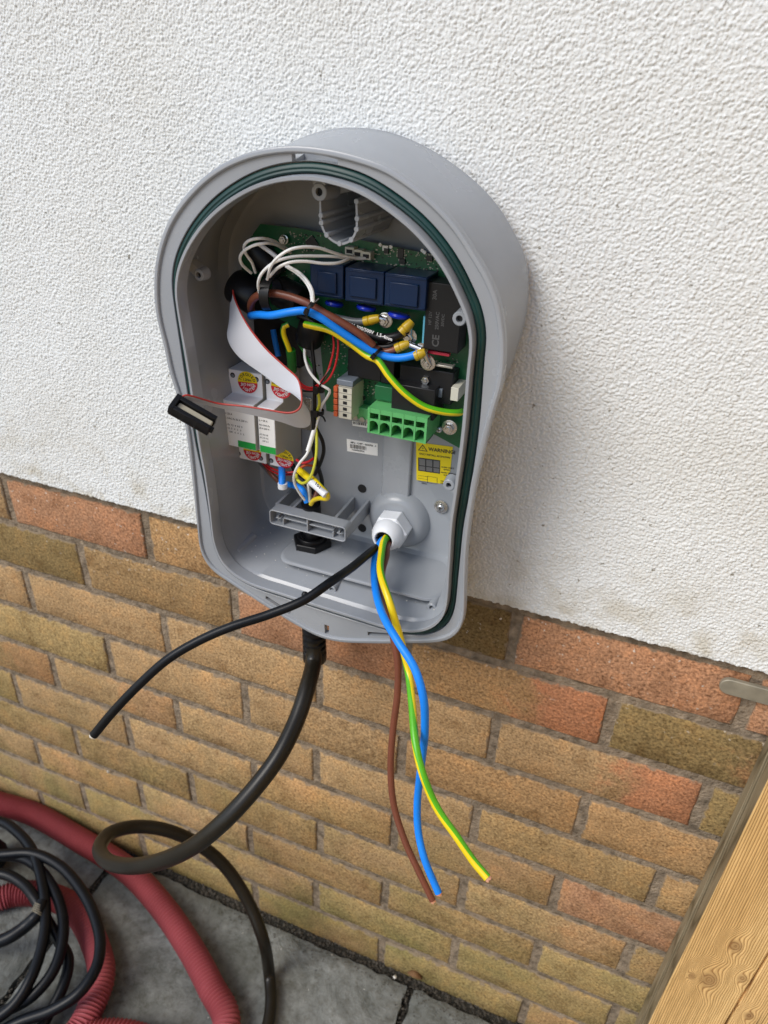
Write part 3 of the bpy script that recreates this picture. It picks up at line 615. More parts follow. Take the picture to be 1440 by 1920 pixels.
for tl, br, itl, ibr in (((581,490),(643,562),(595,508),(630,552)), ((647,501),(718,574),(655,517),(704,562)), ((722,511),(797,584),(731,528),(782,577))):
    o, (x0, x1, z0, z1) = pbox('transformer', tl, br, -57, YB, M['trafo'], bevel=.8)
    a = rect(itl, ibr, -59); MB().box(a[0], a[1], -59.2, -56.8, a[2], a[3]).build('raised_cap', M['trafo'], o, bevel=.7)
    w = .8
    for q in ((x0 + 1, x1 - 1, z1 - 2.2, z1 - 1.4), (x0 + 1, x1 - 1, z0 + 1.4, z0 + 2.2)): MB().box(q[0], q[1], -57.7, -56.9, q[2], q[3]).build('edge_rib', M['trafo'], o, bevel=.2)
for u, v, w in ((627, 569, 17), (687, 577, 18), (748, 591, 20)):
    c = at(u, v, -45); m_ = MB(); pr = [(-2.2, 3), (-1.6, w * .42), (0, w * .47), (1.6, w * .42), (2.2, 3)]
    m_.lathe(c, V(.1, .12, 1).normalized(), pr, 24); m_.build('varistor', M['disc'], board)
relay, (x0, x1, z0, z1) = pbox('relay', (801, 528), (858, 664), -52, YB, M['relay'], bevel=.7)
cx = (x0 + x1) / 2; AX, AZ = V(0, 0, 1), V(-1, 0, 0)
text([('CE', 8, V(x0 + 10.5, -52.2, z0 + 3), AX, AZ, 'LEFT'), ('30A', 4.6, V(x0 + 7, -52.2, z1 - 13), AX, AZ, 'LEFT'), ('250VAC', 4, V(x0 + 10.5, -52.2, z0 + 17), AX, AZ, 'LEFT'), ('30VDC', 3.2, V(x0 + 15, -52.2, z0 + 20), AX, AZ, 'LEFT'), ('HF 12V', 3.4, V(x0 + 4.5, -52.2, z0 + 20), AX, AZ, 'LEFT')], M['inkdim'], relay)
pbox('red_strip', (802, 657), (842, 669), -48, -44, M['redtape']); pbox('cyan_strip', (794, 593), (799, 653), -50.5, -36, M['cyan'], bevel=.1)
# black contactor blocks below the cables
cb_, a = pbox('contactor', (750, 683), (846, 760), -46, YB, M['relay'], bevel=1)
pbox('contactor', (715, 668), (738, 722), -44, YB, M['relay'], bevel=.8)
pbox('contactor', (652, 655), (714, 716), -42, YB, M['relay'], bevel=.8)
x0, x1, z0, z1 = rect((735, 718), (812, 790), -58)
MB().box(x0, x1, -58, YB, z0, z1).build('relay', M['relay'], board, bevel=.8)
pbox('white_block', (846, 726), (858, 753), -52, YB, M['cream']); pbox('grey_plate', (817, 683), (848, 692), -50, -44, M['smd'], bevel=.3)
pbox('grey_plate', (816, 728), (828, 746), -48, -44, M['capg'], bevel=.3)
# nuts and bolts for ring lugs
for u, v, y, r in ((723, 600, -50, 4.3), (768, 631, -50, 4.4), (803, 680, -53, 4.4), (800, 711, -47.5, 3.8), (718, 637, -47, 3.8), (843, 801, -46, 4.6)):
    c = at(u, v, y + 3); screw(c, r, board, 'nut_and_bolt', washer=r * 1.45, hexn=True)
screw(at(824, 804, -33), 3.2, board); screw(at(533, 449, -33), 3.4, board, hexn=True, washer=4)
# white terminal with orange levers
x0, x1, z0, z1 = rect((627, 722), (659, 788), -56)
wt = MB().box(x0 + 3.6, x1, -56, YB, z0, z1).build('lever_terminal', M['cream'], board, bevel=.5)
pitch = (z1 - z0 - 1) / 5
for i in range(5):
    zc = z0 + .8 + pitch * (i + .5)
    MB().box(x0 - .2, x0 + 3.4, -57.5, -40, zc - pitch * .42, zc + pitch * .42).build('lever', M['orange'], wt, bevel=.3)
    MB().box(x0 + 8.3, x0 + 12, -56.25, -55, zc - pitch * .26, zc + pitch * .22).build('slot', M['hole'], wt, smooth_=False)
    MB().box(x0 + 3.7, x1 - .1, -56.2, -55.5, zc + pitch * .47, zc + pitch * .52).build('seam', M['inkgrey'], wt, smooth_=False)
MB().box(x0 + 1.5, x1 + .5, -55, YB, z1 + .2, z1 + 5.5).build('end_cap', M['capg'], wt, bevel=.8)
# green terminal block, five ways
x0, x1, z0, z1 = rect((690, 763), (800, 835), -66)
x0, z1 = at(690, 764, -66).x, at(690, 764, -66).z; x1 = at(801, 795, -66).x; z0 = at(691, 811, -66).z
tb = bpy.data.objects.new('terminal_block', None); put(tb, board); tb['loc_mm'] = [0, 0, 0]
pw = (x1 - x0) / 5
m_ = MB(); m_.box(x0, x1, -47, YB, z0 + 1, z1 + 1.5); m_.box(x0, x1, -66, -47, z1 - 1.2, z1); m_.box(x0, x1, -66, -47, z0, z0 + 1.2)
for i in range(6):
    w = .75 if 0 < i < 5 else 1.0; xx = min(max(x0 + pw * i, x0 + w), x1 - w); m_.box(xx - w, xx + w, -66.4, -46.8, z0 + .02, z1 - .02)
H = z1 - z0; zm = z0 + H * .56
for i in range(5):
    a0, a1 = x0 + pw * i + .7, x0 + pw * (i + 1) - .7; c = (a0 + a1) / 2; r = (a1 - a0) / 2 - .5
    # front web between the two openings, arched below
    arc = [V(c + (r) * math.cos(t), -66.2, zm - 2.4 - r * .55 + r * .9 * math.sin(t)) for t in [math.pi * k / 10 for k in range(11)]]
    up = [V(a1, -66.2, zm + .9)] + [V(a1 - (a1 - a0) * k / 10, -66.2, zm + .9) for k in range(1, 10)] + [V(a0, -66.2, zm + .9)]
    vs = arc + up; fs = [(k, k + 1, 11 + k + 1, 11 + k) for k in range(10)]
    m_.add(vs, fs); m_.add([V(p.x, -58, p.z) for p in arc] + arc, [(k, k + 1, 11 + k + 1, 11 + k) for k in range(10)])
    m_.box(a0 + .1, a1 - .1, -66.1, -60, z1 - 4.2, z1 - 1.1)
m_.build('terminal_housing', M['tgreen'], tb, ang=30)
for i in range(5):
    a0, a1 = x0 + pw * i + .8, x0 + pw * (i + 1) - .8
    q = MB().box(a0, a1, -52, -47.1, z0 + 1.3, z1 - 1.3).build('terminal_way', M['tgreen_d'], tb, bevel=.2)
    MB().lathe(V((a0 + a1) / 2, -52, zm - 6), V(0, -1, 0), [(0, 2.8), (1.2, 2.6), (1.3, 1)], 14).build('clamp_screw', M['smd'], q)
pbox('terminal_shroud', (703, 722), (738, 755), -50, YB, M['tgreen_d'], bevel=.5)
x0, x1, z0, z1 = rect((662, 762), (694, 790), -40); MB().box(x0, x1, -40, YB, z0, z1).build('side_terminal', M['tgreen'], board, bevel=.6)
for k, (u, v) in enumerate(((666, 783), (679, 787), (691, 790))):
    MB().lathe(at(u, v, -41), V(0, -1, 0), [(0, 2.5), (.5, 2.5), (.6, 1.2)], 16).build('terminal_screw', M['smd'], board)
# chips and small parts
def chip(u, v, w, h, rot=0, y=YB, t=1.6):
    c = at(u, v, y); a = math.radians(rot); ax, az = V(math.cos(a), 0, math.sin(a)), V(-math.sin(a), 0, math.cos(a))
    o = MB().obox(c + V(0, -t / 2, 0), ax, V(0, 1, 0), az, w / 2, t / 2, h / 2).build('chip', M['chip'], board, bevel=.15)
    m_ = MB(); k = int(w / 1.3)
    for s_ in (-1, 1):
        for i in range(k):
            p = c + ax * ((i - (k - 1) / 2) * 1.27) + az * (s_ * (h / 2 + .5)); m_.obox(p + V(0, -.25, 0), ax, V(0, 1, 0), az, .25, .25, .55)
    m_.build('pins', M['smd'], o, smooth_=False)
chip(586, 456, 9, 9, 40); chip(752, 475, 7.5, 5, 90); chip(755, 490, 5, 4); chip(725, 470, 4, 4); chip(806, 484, 5, 4); chip(680, 745, 5, 3.5); chip(640, 520, 6, 5)
m_ = MB(); m2_ = MB()
zones = [((540,432),(610,470),60), ((640,462),(700,486),50), ((700,462),(830,500),110), ((665,712),(725,752),70), ((520,500),(575,545),60), ((600,585),(660,600),60), ((835,670),(860,720),26), ((470,440),(540,470),40), ((808,672),(850,700),40), ((640,625),(655,715),30), ((575,620),(640,700),60)]
for (u0, v0), (u1, v1), k in zones:
    for _ in range(k):
        u = random.uniform(u0, u1); c = at(u, random.uniform(v0, v1) + (u - u0) * .12, YB); w, h = random.choice([(1.3, .6), (.6, 1.3), (1.0, .5), (1.6, .9), (.5, .5)])
        (m_ if random.random() < .62 else m2_).box(c.x - w / 2, c.x + w / 2, YB - random.uniform(.4, .9), YB, c.z - h / 2, c.z + h / 2)
s1 = m_.build('surface_parts', M['smd'], board, smooth_=False); s1['kind'] = 'stuff'
s2 = m2_.build('surface_parts', M['chip'], board, smooth_=False); s2['kind'] = 'stuff'
for u, v in ((657, 470), (672, 475), (688, 479)):
    c = at(u, v, -36); o = MB().box(c.x - 4, c.x + 4, -38, YB, c.z - 3, c.z + 3).build('socket', M['cream'], board, bevel=.3); MB().box(c.x - 2.6, c.x + 2.6, -38.2, -37, c.z - 1.7, c.z + 1.2).build('opening', M['hole'], o, smooth_=False)
for u, v in ((713, 459), (733, 463), (792, 470), (796, 473)): MB().lathe(at(u, v, YB), V(0, -1, 0), [(0, 1.6), (.6, 1.4), (.9, .5)], 12).build('led', M['label'], board)
MB().box(at(723, 465, YB).x - 2.4, at(723, 465, YB).x + 2.4, YB - 1.2, YB, at(723, 465, YB).z - 2, at(723, 465, YB).z + 2).build('led', M['label'], board)

# ---- labels on the back panel
def sticker(name, tl, tr, br, bl, y, m, parent=charger, cutc=None, th=.25):
    P4 = [at(*q, y) for q in (tl, tr, br, bl)]
    if cutc: P4 = [at(*q, y) for q in cutc]
    return MB().loft([[V(p.x, y, p.z) for p in P4], [V(p.x, y + th, p.z) for p in P4]], True, True).build(name, m, parent, smooth_=False), P4
yl, P4 = sticker('warning_label', 0, 0, 0, 0, -14.6, M['yellow'], cutc=[(780, 829), (849, 838), (844, 884), (835, 897), (830, 909), (781, 900)]) if False else (None, None)
P4 = [at(*q, -14.6) for q in [(780, 829), (849, 838), (844, 884), (835, 896), (832, 908), (781, 900)]]
yl = MB().loft([P4, [V(p.x, -14.2, p.z) for p in P4]], True, True).build('warning_label', M['yellow'], charger, smooth_=False)
ax = (P4[1] - P4[0]).normalized(); az = V(-ax.z, 0, ax.x); W = (P4[1] - P4[0]).length; O = P4[0] + V(0, -.15, 0)
def on(x, z): return O + ax * x + az * (-z * .86)
tri = MB(); T3 = [on(6.6, 1.5), on(11.4, 9.2), on(1.8, 9.2)]; cen = (T3[0] + T3[1] + T3[2]) / 3; T3i = [cen + (p - cen) * .72 for p in T3]
tri.add(T3 + T3i, [(0, 1, 4, 3), (1, 2, 5, 4), (2, 0, 3, 5)]); tri.add([on(7, 4), on(5.9, 6.4), on(6.7, 6.4), on(6.2, 8.4), on(7.4, 5.8), on(6.6, 5.8)], [(0, 1, 2, 5), (5, 2, 3, 4)])
x_, z_ = 2, 17.5
tri.add([on(x_, z_), on(x_ + 21.5, z_), on(x_ + 21.5, z_ + 16), on(x_, z_ + 16)], [(0, 1, 2, 3)])
for (x_, z_, w_, h_) in ((2, 39, 9, .35), (2, 42.5, 9, .35), (2, 46, 9, .35), (11, 38.5, .4, 8), (11, 38.5, 9.5, .35), (11, 46.3, 9.5, .35), (20.5, 38.8, .4, 7.5)):
    tri.add([on(x_, z_) , on(x_ + w_, z_), on(x_ + w_, z_ + h_), on(x_, z_ + h_)], [(0, 1, 2, 3)])
tri.build('printed_drawing', M['ink'], yl, smooth_=False)
t3 = MB()
for i in range(3):
    X_ = 3.1 + i * 7; t3.add([q + V(0, -.1, 0) for q in (on(X_, 18.6), on(X_ + 5.8, 18.6), on(X_ + 5.8, 26.4), on(X_, 26.4))], [(0, 1, 2, 3)]); t3.add([q + V(0, -.1, 0) for q in (on(X_, 27.4), on(X_ + 5.8, 27.4), on(X_ + 5.8, 32.4), on(X_, 32.4))], [(0, 1, 2, 3)])
t3.build('printed_terminals', M['inkgrey'], yl, smooth_=False)
text([('WARNING!', 5.0, on(12.2, 6.2) + V(0, -.05, 0), ax, az, 'LEFT'), ('ONLY INSTALL AS SHOWN', 2.45, on(3, 13), ax, az, 'LEFT'), ('ALIGN CABLE', 2.0, on(24.5, 25), ax, az, 'LEFT'), ('ENTRY', 2.0, on(27, 27.8), ax, az, 'LEFT'), ('ALIGN TERMINAL', 1.9, on(24.5, 31.5), ax, az, 'LEFT'), ('SCREW', 2.0, on(27, 34.3), ax, az, 'LEFT'), ('CORRECT', 1.9, on(24, 42), ax, az, 'LEFT'), ('LENGTH', 1.9, on(24, 44.6), ax, az, 'LEFT'), ('10mm', 2.2, on(5, 48), ax, az, 'LEFT')], M['ink'], yl)
P4 = [at(*q, -14.6) for q in [(650, 823), (708, 832), (708, 855), (651, 846)]]
bl = MB().loft([P4, [V(p.x, -14.2, p.z) for p in P4]], True, True).build('serial_label', M['label'], charger, smooth_=False)
ax = (P4[1] - P4[0]).normalized(); az = V(-ax.z, 0, ax.x); O = P4[0] + V(0, -.15, 0)
bc = MB(); on = lambda x, z: O + ax * x + az * -z
x_ = 3.5
while x_ < 20:
    w_ = random.choice([.3, .5, .8]); bc.add([on(x_, 4.6), on(x_ + w_, 4.6), on(x_ + w_, 8.8), on(x_, 8.8)], [(0, 1, 2, 3)]); x_ += w_ + random.choice([.3, .45, .6])
bc.build('barcode', M['ink'], bl, smooth_=False)
text([('MFG - CHPP - 0020706 - 0', 2.4, on(4, 2.9), ax, az, 'LEFT'), ('TCHP0020706', 2.2, on(5, 10.4), ax, az, 'LEFT')], M['ink'], bl)
P4 = [at(*q, -31) for q in [(660, 789), (692, 795), (692, 803), (661, 798)]]
b2 = MB().loft([P4, [V(p.x, -30.6, p.z) for p in P4]], True, True).build('serial_label', M['label'], board, smooth_=False)
O = P4[0] + V(0, -.15, 0); bc = MB(); x_ = 1
while x_ < 14:
    w_ = random.choice([.3, .5, .8]); bc.add([on(x_, .5), on(x_ + w_, .5), on(x_ + w_, 3), on(x_, 3)], [(0, 1, 2, 3)]); x_ += w_ + .45
bc.build('barcode', M['ink'], b2, smooth_=False)

# ---- the two modular breakers
def breaker(xl, width, ztop, zfront_top, zfront_bot, zbot, ysh, yfr, green_x, lines, hx, two):
    root = bpy.data.objects.new('breaker', None); put(root, charger); root['loc_mm'] = [0, 0, 0]
    prof = [(-16, ztop), (ysh, ztop), (ysh, zfront_top + .8), (yfr, zfront_top), (yfr, zfront_bot), (ysh, zfront_bot - 3), (ysh, zbot), (-16, zbot)]
    m_ = MB(); m_.loft([[V(xl, y, z) for y, z in prof], [V(xl + width, y, z) for y, z in prof]], True, True)
    m_.m[-1] = 1
    o = m_.build('housing', [M['mcb'], M['mcb_shade']], root, bevel=.7)
    MB().box(xl + .6, xl + width - .6, yfr - .15, yfr + .1, zfront_bot + .6, zfront_top - 4).build('rating_plate', M['label'], root, smooth_=False)
    MB().box(xl + width * green_x, xl + width - .3, yfr - .3, yfr + .1, zfront_bot + .8, zfront_bot + 7.5).build('green_band', M['greenlab'], root, smooth_=False)
    text([(s_, sz, V(xl + x_, yfr - .35, zfront_top - z_), V(1, 0, 0), V(0, 0, 1), 'LEFT') for s_, sz, x_, z_ in lines], M['inkgrey'], root)
    for zc, yy in ((ztop - 5.5, ysh), (zbot + 5.2, ysh)):
        for x_ in hx:
            h = MB().lathe(V(xl + x_, yy - .15, zc), V(0, 1, 0), [(0, 2.5), (.1, 2.5)], 18).build('screw_hole', M['hole'], root)
            MB().lathe(V(xl + x_, yy - .3, zc - .4), V(0, 1, 0), [(0, 1.6), (.1, 1.6)], 12).build('screw_head', M['capg'], h)
    return root
def round_sticker(c, r, parent, ax=V(1, 0, 0), az=V(0, 0, 1), tilt=0.0):
    a = math.radians(tilt); ax, az = (ax * math.cos(a) + az * math.sin(a)), (az * math.cos(a) - ax * math.sin(a)); yy = V(0, -1, 0)
    o = MB(); n = 40; mid = [c + ax * (r * math.cos(2 * math.pi * i / n)) + az * (r * math.sin(2 * math.pi * i / n)) for i in range(n)]
    o.add([p for p in mid[:n // 2 + 1]], [tuple(range(n // 2 + 1))], 0); o.add([p for p in mid[n // 2:]] + [mid[0]], [tuple(range(n // 2 + 1))], 1)
    st = o.build('torque_sticker', [M['yellow'], M['red']], parent, smooth_=False)
    def arc(s_, rad, a0, step, size, flip):
        out = []
        for i, ch in enumerate(s_):
            t = math.radians(a0 + step * i); d = ax * math.cos(t) + az * math.sin(t)
            tx = (ax * math.sin(t) - az * math.cos(t)) * (1 if flip else -1)
            out.append((ch, size, c + yy * .15 + d * rad, tx, d if flip else -d, 'CENTER'))
        return out
    text(arc('TORQUED', r * .74, 160, -23.5, r * .36, True) + [('1.2Nm', r * .32, c + yy * .15 + az * (r * .22), ax, az, 'CENTER')], M['ink'], st)
    text([('DO NOT', r * .34, c + yy * .15 - az * (r * .22), ax, az, 'CENTER')] + arc('TIGHTEN', r * .72, 208, 21, r * .40, False), M['inkwhite'], st)
    return st
ysh, yfr = -49.0, -66.0
a = at(427, 691, ysh); fb = at(413, 748, yfr); fbt = at(421, 833, yfr); bt = at(444, 858, ysh)
xl1 = (at(416, 780, yfr).x + at(427, 700, ysh).x) / 2
lines1 = [('BG2A432-40', 3.0, 2.2, 8), ('I\u2091 = 32 A', 2.7, 2.2, 13), ('AC-1/AC-7a 32 A 230 V~', 2.5, 2.2, 17.5), ('AC-7b  7.5  9  8.5  9', 2.4, 2.2, 24), ('AC-15  3   4   5   6', 2.4, 2.2, 27.5), ('kW   4   4   2   2', 2.3, 8, 31)]
br1 = breaker(xl1, 35.5, a.z, fb.z, fbt.z, bt.z, ysh, yfr, .46, lines1, (4.6, 29.5), True)
xl2 = xl1 + 35.5 + 3.6
lines2 = [('BG2A20-20', 2.4, 1.2, 8), ('I\u2091 = 20 A', 2.4, 1.2, 13), ('AC-1/AC-7a', 2.2, 1.2, 17.5), ('20 A 230 V~', 2.2, 1.2, 20.8), ('AC-7b 5.8', 2.1, 1.2, 27), ('AC-15 4 6', 2.1, 1.2, 30.2), ('kW 2 3', 2.0, 4, 33.4)]
br2 = breaker(xl2, 17.6, a.z, fb.z, fbt.z, bt.z, ysh, yfr, .05, lines2, (1.8,), False)
round_sticker(at(464, 717, ysh - .5), 10.3, br1, tilt=4); round_sticker(at(527, 727, ysh - .5), 10.3, br2, tilt=-2)
round_sticker(at(473, 846, ysh - .5), 9.8, br1, tilt=3); round_sticker(at(533, 860, ysh - .5), 9.9, br2, tilt=-4)
# terminal screw on the top face of the first breaker
screw(at(462, 676, -34) , 2.6, br1, axis=V(0, 0, 1), hexn=True, washer=4)
# DIN rail and grey bracket behind
MB().box(166, 232, -16.5, -13.5, (a.z + bt.z) / 2 - 17, (a.z + bt.z) / 2 + 17).build('mounting_rail', M['steel'], charger, bevel=.4)
x0, x1, z0, z1 = rect((596, 700), (624, 832), -24)

# ---- cable clamp
x0, x1, z0, z1 = rect((504, 957), (648, 1011), -72)
cl = bpy.data.objects.new('cable_clamp', None); put(cl, charger); cl['loc_mm'] = [0, 0, 0]
hz = 8.2; zc = (at(504, 972, -72).z + at(648, 1000, -72).z) / 2; x0, x1 = at(505, 972, -72).x, at(648, 1000, -72).x
o_, i_ = rrect(x0, x1, zc - hz, zc + hz, 3.6, 0), rrect(x0 + 1.3, x1 - 1.3, zc - hz + 1.3, zc + hz - 1.3, 2.6, 0)
sy = lambda q, y: [V(p.x, y, p.z) for p in q]
m_ = MB().loft([sy(o_, -58), sy(o_, -72), sy(i_, -72), sy(i_, -61)], True, True); cm = (x0 + x1) / 2
m_.box(cm - .7, cm + .7, -71, -61, zc - hz + 1, zc + hz - 1); m_.box(x0 + 14, x1 - 14, -69, -61, zc - .6, zc + .6)
for xx in (x0 + 14, x1 - 14): m_.box(xx - .6, xx + .6, -70, -61, zc - hz + 1, zc - 1)
for xx in (x0 + 8, x1 - 8): m_.box(xx - 2.6, xx + 2.6, -69, -61, zc - 2.2, zc - 1.2); m_.box(xx - .5, xx + .5, -69, -61, zc - 4, zc + 1)
m_.build('clamp_bar', M['case'], cl, bevel=.35)
for xx in (x0 + 16, x1 - 16):
    screw(V(xx, -61.5, zc + 1.2), 3.1, cl, washer=3.9)
for xx in (x0 - 1, x0 + 17, x1 - 19, x1 - 3):
    MB().loft([[V(xx, -58, zc + 7), V(xx + 3, -58, zc + 7), V(xx + 3, -58, zc - 7), V(xx, -58, zc - 7)], [V(xx, -14, zc + 8), V(xx + 3, -14, zc + 8), V(xx + 3, -14, zc - 7), V(xx, -14, zc - 7)]], True, True).build('clamp_rib', M['case'], cl, bevel=.4)
# inner gland nut on the floor, and the outer gland under the case
FZ = G + 51.8; gx, gy = 245.0, -44.0
m_ = MB().lathe(V(gx, gy, FZ - 1), V(0, 0, 1), [(0, 20), (1, 20.5), (8, 20.5), (9, 19.4)], 6, ph=.35); m_.lathe(V(gx, gy, FZ + 7), V(0, 0, 1), [(0, 15), (4, 14.5), (4.6, 12), (3.5, 11), (3.4, 9)], 32)
m_.build('gland_nut', M['black'], charger, bevel=.5)
pr = [(0, 15), (60, 15), (62, 12.5), (84, 12.5)]
for k in range(5): z_ = 88 + k * 7.6; pr += [(z_, 10.6), (z_ + 1.2, 12.8), (z_ + 4.4, 13.0), (z_ + 5.6, 10.6)]
pr += [(126, 12.6), (128, 13.2), (138, 13.0), (140, 11.8), (140.2, 9)]
m_ = MB().lathe(V(gx - 1, gy, G + 42), V(.03, -.04, -1).normalized(), pr, 40)
m_.build('cable_gland', M['black'], charger)
# wall gland with the supply entering
gc = at(749, 972, -14)
m_ = MB().lathe(gc, V(0, -1, 0), [(0, 32), (3, 31), (8, 28), (11, 25), (11.8, 22), (11.8, 10)], 48); m_.build('gland_base', M['case'], charger)
gax = V(0, -1, 0); GC = at(719, 1013, -56); c0 = V(GC.x, -20, GC.z)
m_ = MB().lathe(c0, gax, [(0, 17.5), (6, 17.5), (6.6, 18.6), (21.5, 18.4), (23, 17)], 6, ph=math.radians(8))
m_.lathe(V(c0.x, -42, c0.z), gax, [(0, 15.6), (2, 15.8), (6, 15.2), (10, 13.6), (13, 11.6), (14.6, 9.8), (14.2, 8.6), (12, 8.2), (6, 7.8)], 40, True, False)
m_.build('white_gland', M['white'], charger, bevel=.6)
m_ = MB().lathe(GC + V(0, 6, 0), gax, [(0, 8.4), (.5, 8.4)], 24); 
for k in range(14):
    t = 2 * math.pi * k / 14; r_ = 7.0; m_.box(GC.x + r_ * math.cos(t) - .7, GC.x + r_ * math.cos(t) + .7, -55.2, -44, GC.z + r_ * math.sin(t) - .7, GC.z + r_ * math.sin(t) + .7)
m_.build('gland_seal', M['rubber'], charger)

# ---- wires inside the case
def wire(name, pts, r, m, parent=charger, n=10, split=None, twist=0, ph=0, step=2.5):
    return MB().tube([at(*q) for q in pts], r, n, step, split=split, twist=twist, ph=ph).build(name, m, parent)
wire('blue_wire', [(470,592,-62),(486,590,-72),(510,591,-80),(545,585,-82),(572,583,-80),(600,595,-76),(640,622,-70),(680,648,-64),(710,664,-60),(740,671,-58),(765,669,-57),(788,662,-55)], 3.2, M['blue'], n=14)
wire('brown_wire', [(474,590,-52),(470,575,-62),(476,560,-70),(492,551,-74),(515,550,-74),(540,555,-74),(575,568,-74),(610,588,-72),(650,610,-68),(680,630,-64),(700,648,-60)], 3.2, M['brown'], n=14)
wire('brown_wire', [(700,650,-58),(720,659,-56),(738,656,-55),(752,649,-55)], 2.5, M['brown'], n=12)
wire('earth_wire', [(572,608,-60),(590,612,-62),(620,620,-64),(655,642,-62),(690,668,-62),(708,676,-64),(730,706,-66),(760,738,-66),(795,762,-62),(830,772,-56),(858,774,-48),(866,772,-40)], 2.9, [M['gy_g'], M['gy_y']], n=16, split=.5, twist=.0, ph=1.9)
wire('earth_wire', [(541,608,-58),(532,612,-60),(531,625,-60),(538,645,-58),(545,665,-55),(548,690,-50)], 2.4, [M['green_pvc'], M['gy_y']], n=14, split=.35, ph=5.2)
wire('green_sleeve', [(545,656,-55),(547,675,-52),(548,695,-48)], 4.2, M['green_pvc'], n=14)
wire('grey_wire', [(610,592,-52),(640,598,-54),(665,603,-54),(688,603,-53)], 3.0, M['wgrey'], n=12)
bw = wire('black_cable', [(560,578,-50),(610,600,-54),(650,615,-54),(690,628,-53),(720,634,-52),(750,628,-52),(762,618,-54)], 3.6, M['black'], n=12)
wire('black_cable', [(560,590,-48),(620,620,-50),(670,638,-50),(700,650,-50),(730,650,-49),(750,640,-48)], 3.4, M['black'], n=12)
a0, a1 = at(654, 607, -59), at(712, 628, -59); ax = (a1 - a0).normalized(); text([('111 300/500V  1.5-4mm', 4.0, a0 + V(0, -.5, 0), ax, V(-ax.z, 0, ax.x), 'LEFT')], M['inkwhite'], bw)
for pts, r in (([(683,603,-53),(712,596,-52)], 3.9), ([(752,624,-55),(773,602,-50)], 4.2), ([(742,654,-55),(768,643,-52)], 3.9), ([(778,668,-56),(798,660,-54)], 4.1)):
    m_ = MB(); p0, p1 = at(*pts[0]), at(*pts[1]); d = (p1 - p0); Ld = d.length
    m_.lathe(p0, d, [(1.5, r - .9), (0, r - .7), (0, r), (Ld * .3, r * 1.02), (Ld * .32, r * .9), (Ld * .38, r * 1.02), (Ld * .5, r), (Ld * .8, r * .88), (Ld, r * .7)], 20); m_.build('crimp_sleeve', M['sleeve'], charger)
for pts in ([(712,597,-51),(723,600,-50)], [(768,606,-50),(768,628,-49)], [(765,645,-52),(790,655,-52)], [(796,662,-54),(804,680,-53)]):
    p0, p1 = at(*pts[0]), at(*pts[1]); MB().tube([p0, p1], 2.6, 10).lathe(p1 + V(0, 1.6, 0), V(0, -1, 0), [(0, 5), (1, 5)], 20).build('ring_lug', M['steel'], charger)
whites = [[(471,512,-62),(454,496,-74),(450,483,-80),(456,472,-84),(476,460,-86),(497,456,-80),(515,458,-64),(534,468,-44),(545,474,-34)],
          [(479,511,-60),(472,492,-68),(460,474,-76),(458,460,-82),(469,450,-84),(487,447,-80),(508,450,-66),(528,460,-46),(540,468,-34)],
          [(501,524,-84),(508,499,-92),(523,481,-96),(544,468,-94),(571,463,-86),(598,465,-76),(626,474,-64),(650,481,-52),(672,485,-42),(690,484,-36)],
          [(486,548,-80),(484,532,-86),(490,514,-90),(508,496,-90),(526,487,-86),(553,481,-78),(590,480,-68),(626,481,-58),(660,486,-40)],
          [(505,519,-82),(523,501,-88),(544,492,-86),(571,490,-80),(608,494,-72),(633,493,-64),(650,487,-54),(664,480,-40)],
          [(540,499,-74),(562,512,-76),(577,528,-78),(586,546,-80),(588,566,-80)], [(536,499,-72),(559,514,-74),(574,530,-76),(583,548,-78),(585,566,-79)]]
for q in whites: wire('white_wire', q, 1.2, M['wwhite'], n=8, step=2)
wire('white_sheath', [(486,458,-66),(506,472,-68),(527,488,-66)], 1.7, M['white'], n=8)
wire('white_wire', [(571,648,-50),(572,672,-54),(580,696,-58),(594,714,-60),(606,724,-60),(618,732,-58),(615,742,-56),(603,760,-56),(600,772,-56),(590,805,-62),(583,830,-66),(575,852,-72),(562,868,-76),(552,888,-76),(552,905,-72),(562,925,-66),(575,942,-60)], 1.25, M['wwhite'], n=8, step=2)
wire('white_sleeve', [(589,806,-62),(582,830,-66),(577,846,-70)], 2.1, M['wwhite'], n=10)
wire('yellow_wire', [(596,735,-58),(599,755,-58),(594,775,-58),(593,800,-60),(594,830,-64),(592,860,-70),(585,888,-76),(576,902,-78),(566,906,-76),(557,898,-72),(556,890,-66)], 1.35, M['wyellow'], n=8, step=2)
wire('green_wire', [(560,645,-46),(570,660,-50),(582,682,-52),(595,705,-54),(598,735,-54)], 1.1, M['green_pvc'], n=8)
reds = [[(624,625,-46),(626,650,-50),(620,680,-54),(612,702,-58),(600,718,-60),(585,727,-58),(568,722,-52),(555,708,-46)], [(633,625,-46),(634,655,-50),(627,690,-54),(616,711,-58),(602,722,-60),(586,731,-58),(568,727,-52),(553,714,-46)],
        [(495,866,-40),(506,876,-46),(520,882,-50),(540,886,-52),(556,884,-50)], [(492,868,-38),(506,881,-44),(524,889,-48),(548,890,-50)]]
for q in reds: wire('red_wire', q, .95, M['wred'], n=8, step=2)
wire('black_cable', [(590,560,-60),(592,600,-56),(585,640,-52),(590,700,-56),(590,760,-58),(592,800,-60),(604,825,-58),(607,845,-56),(600,870,-54),(590,890,-52)], 1.8, M['black'], n=8)
wire('black_cable', [(586,770,-60),(588,800,-62),(586,830,-60),(598,880,-52),(604,905,-48),(600,930,-44)], 2.0, M['black'], n=8)
wire('blue_wire', [(528,876,-44),(529,892,-60),(529,910,-66)], 3.3, M['blue'], n=12)
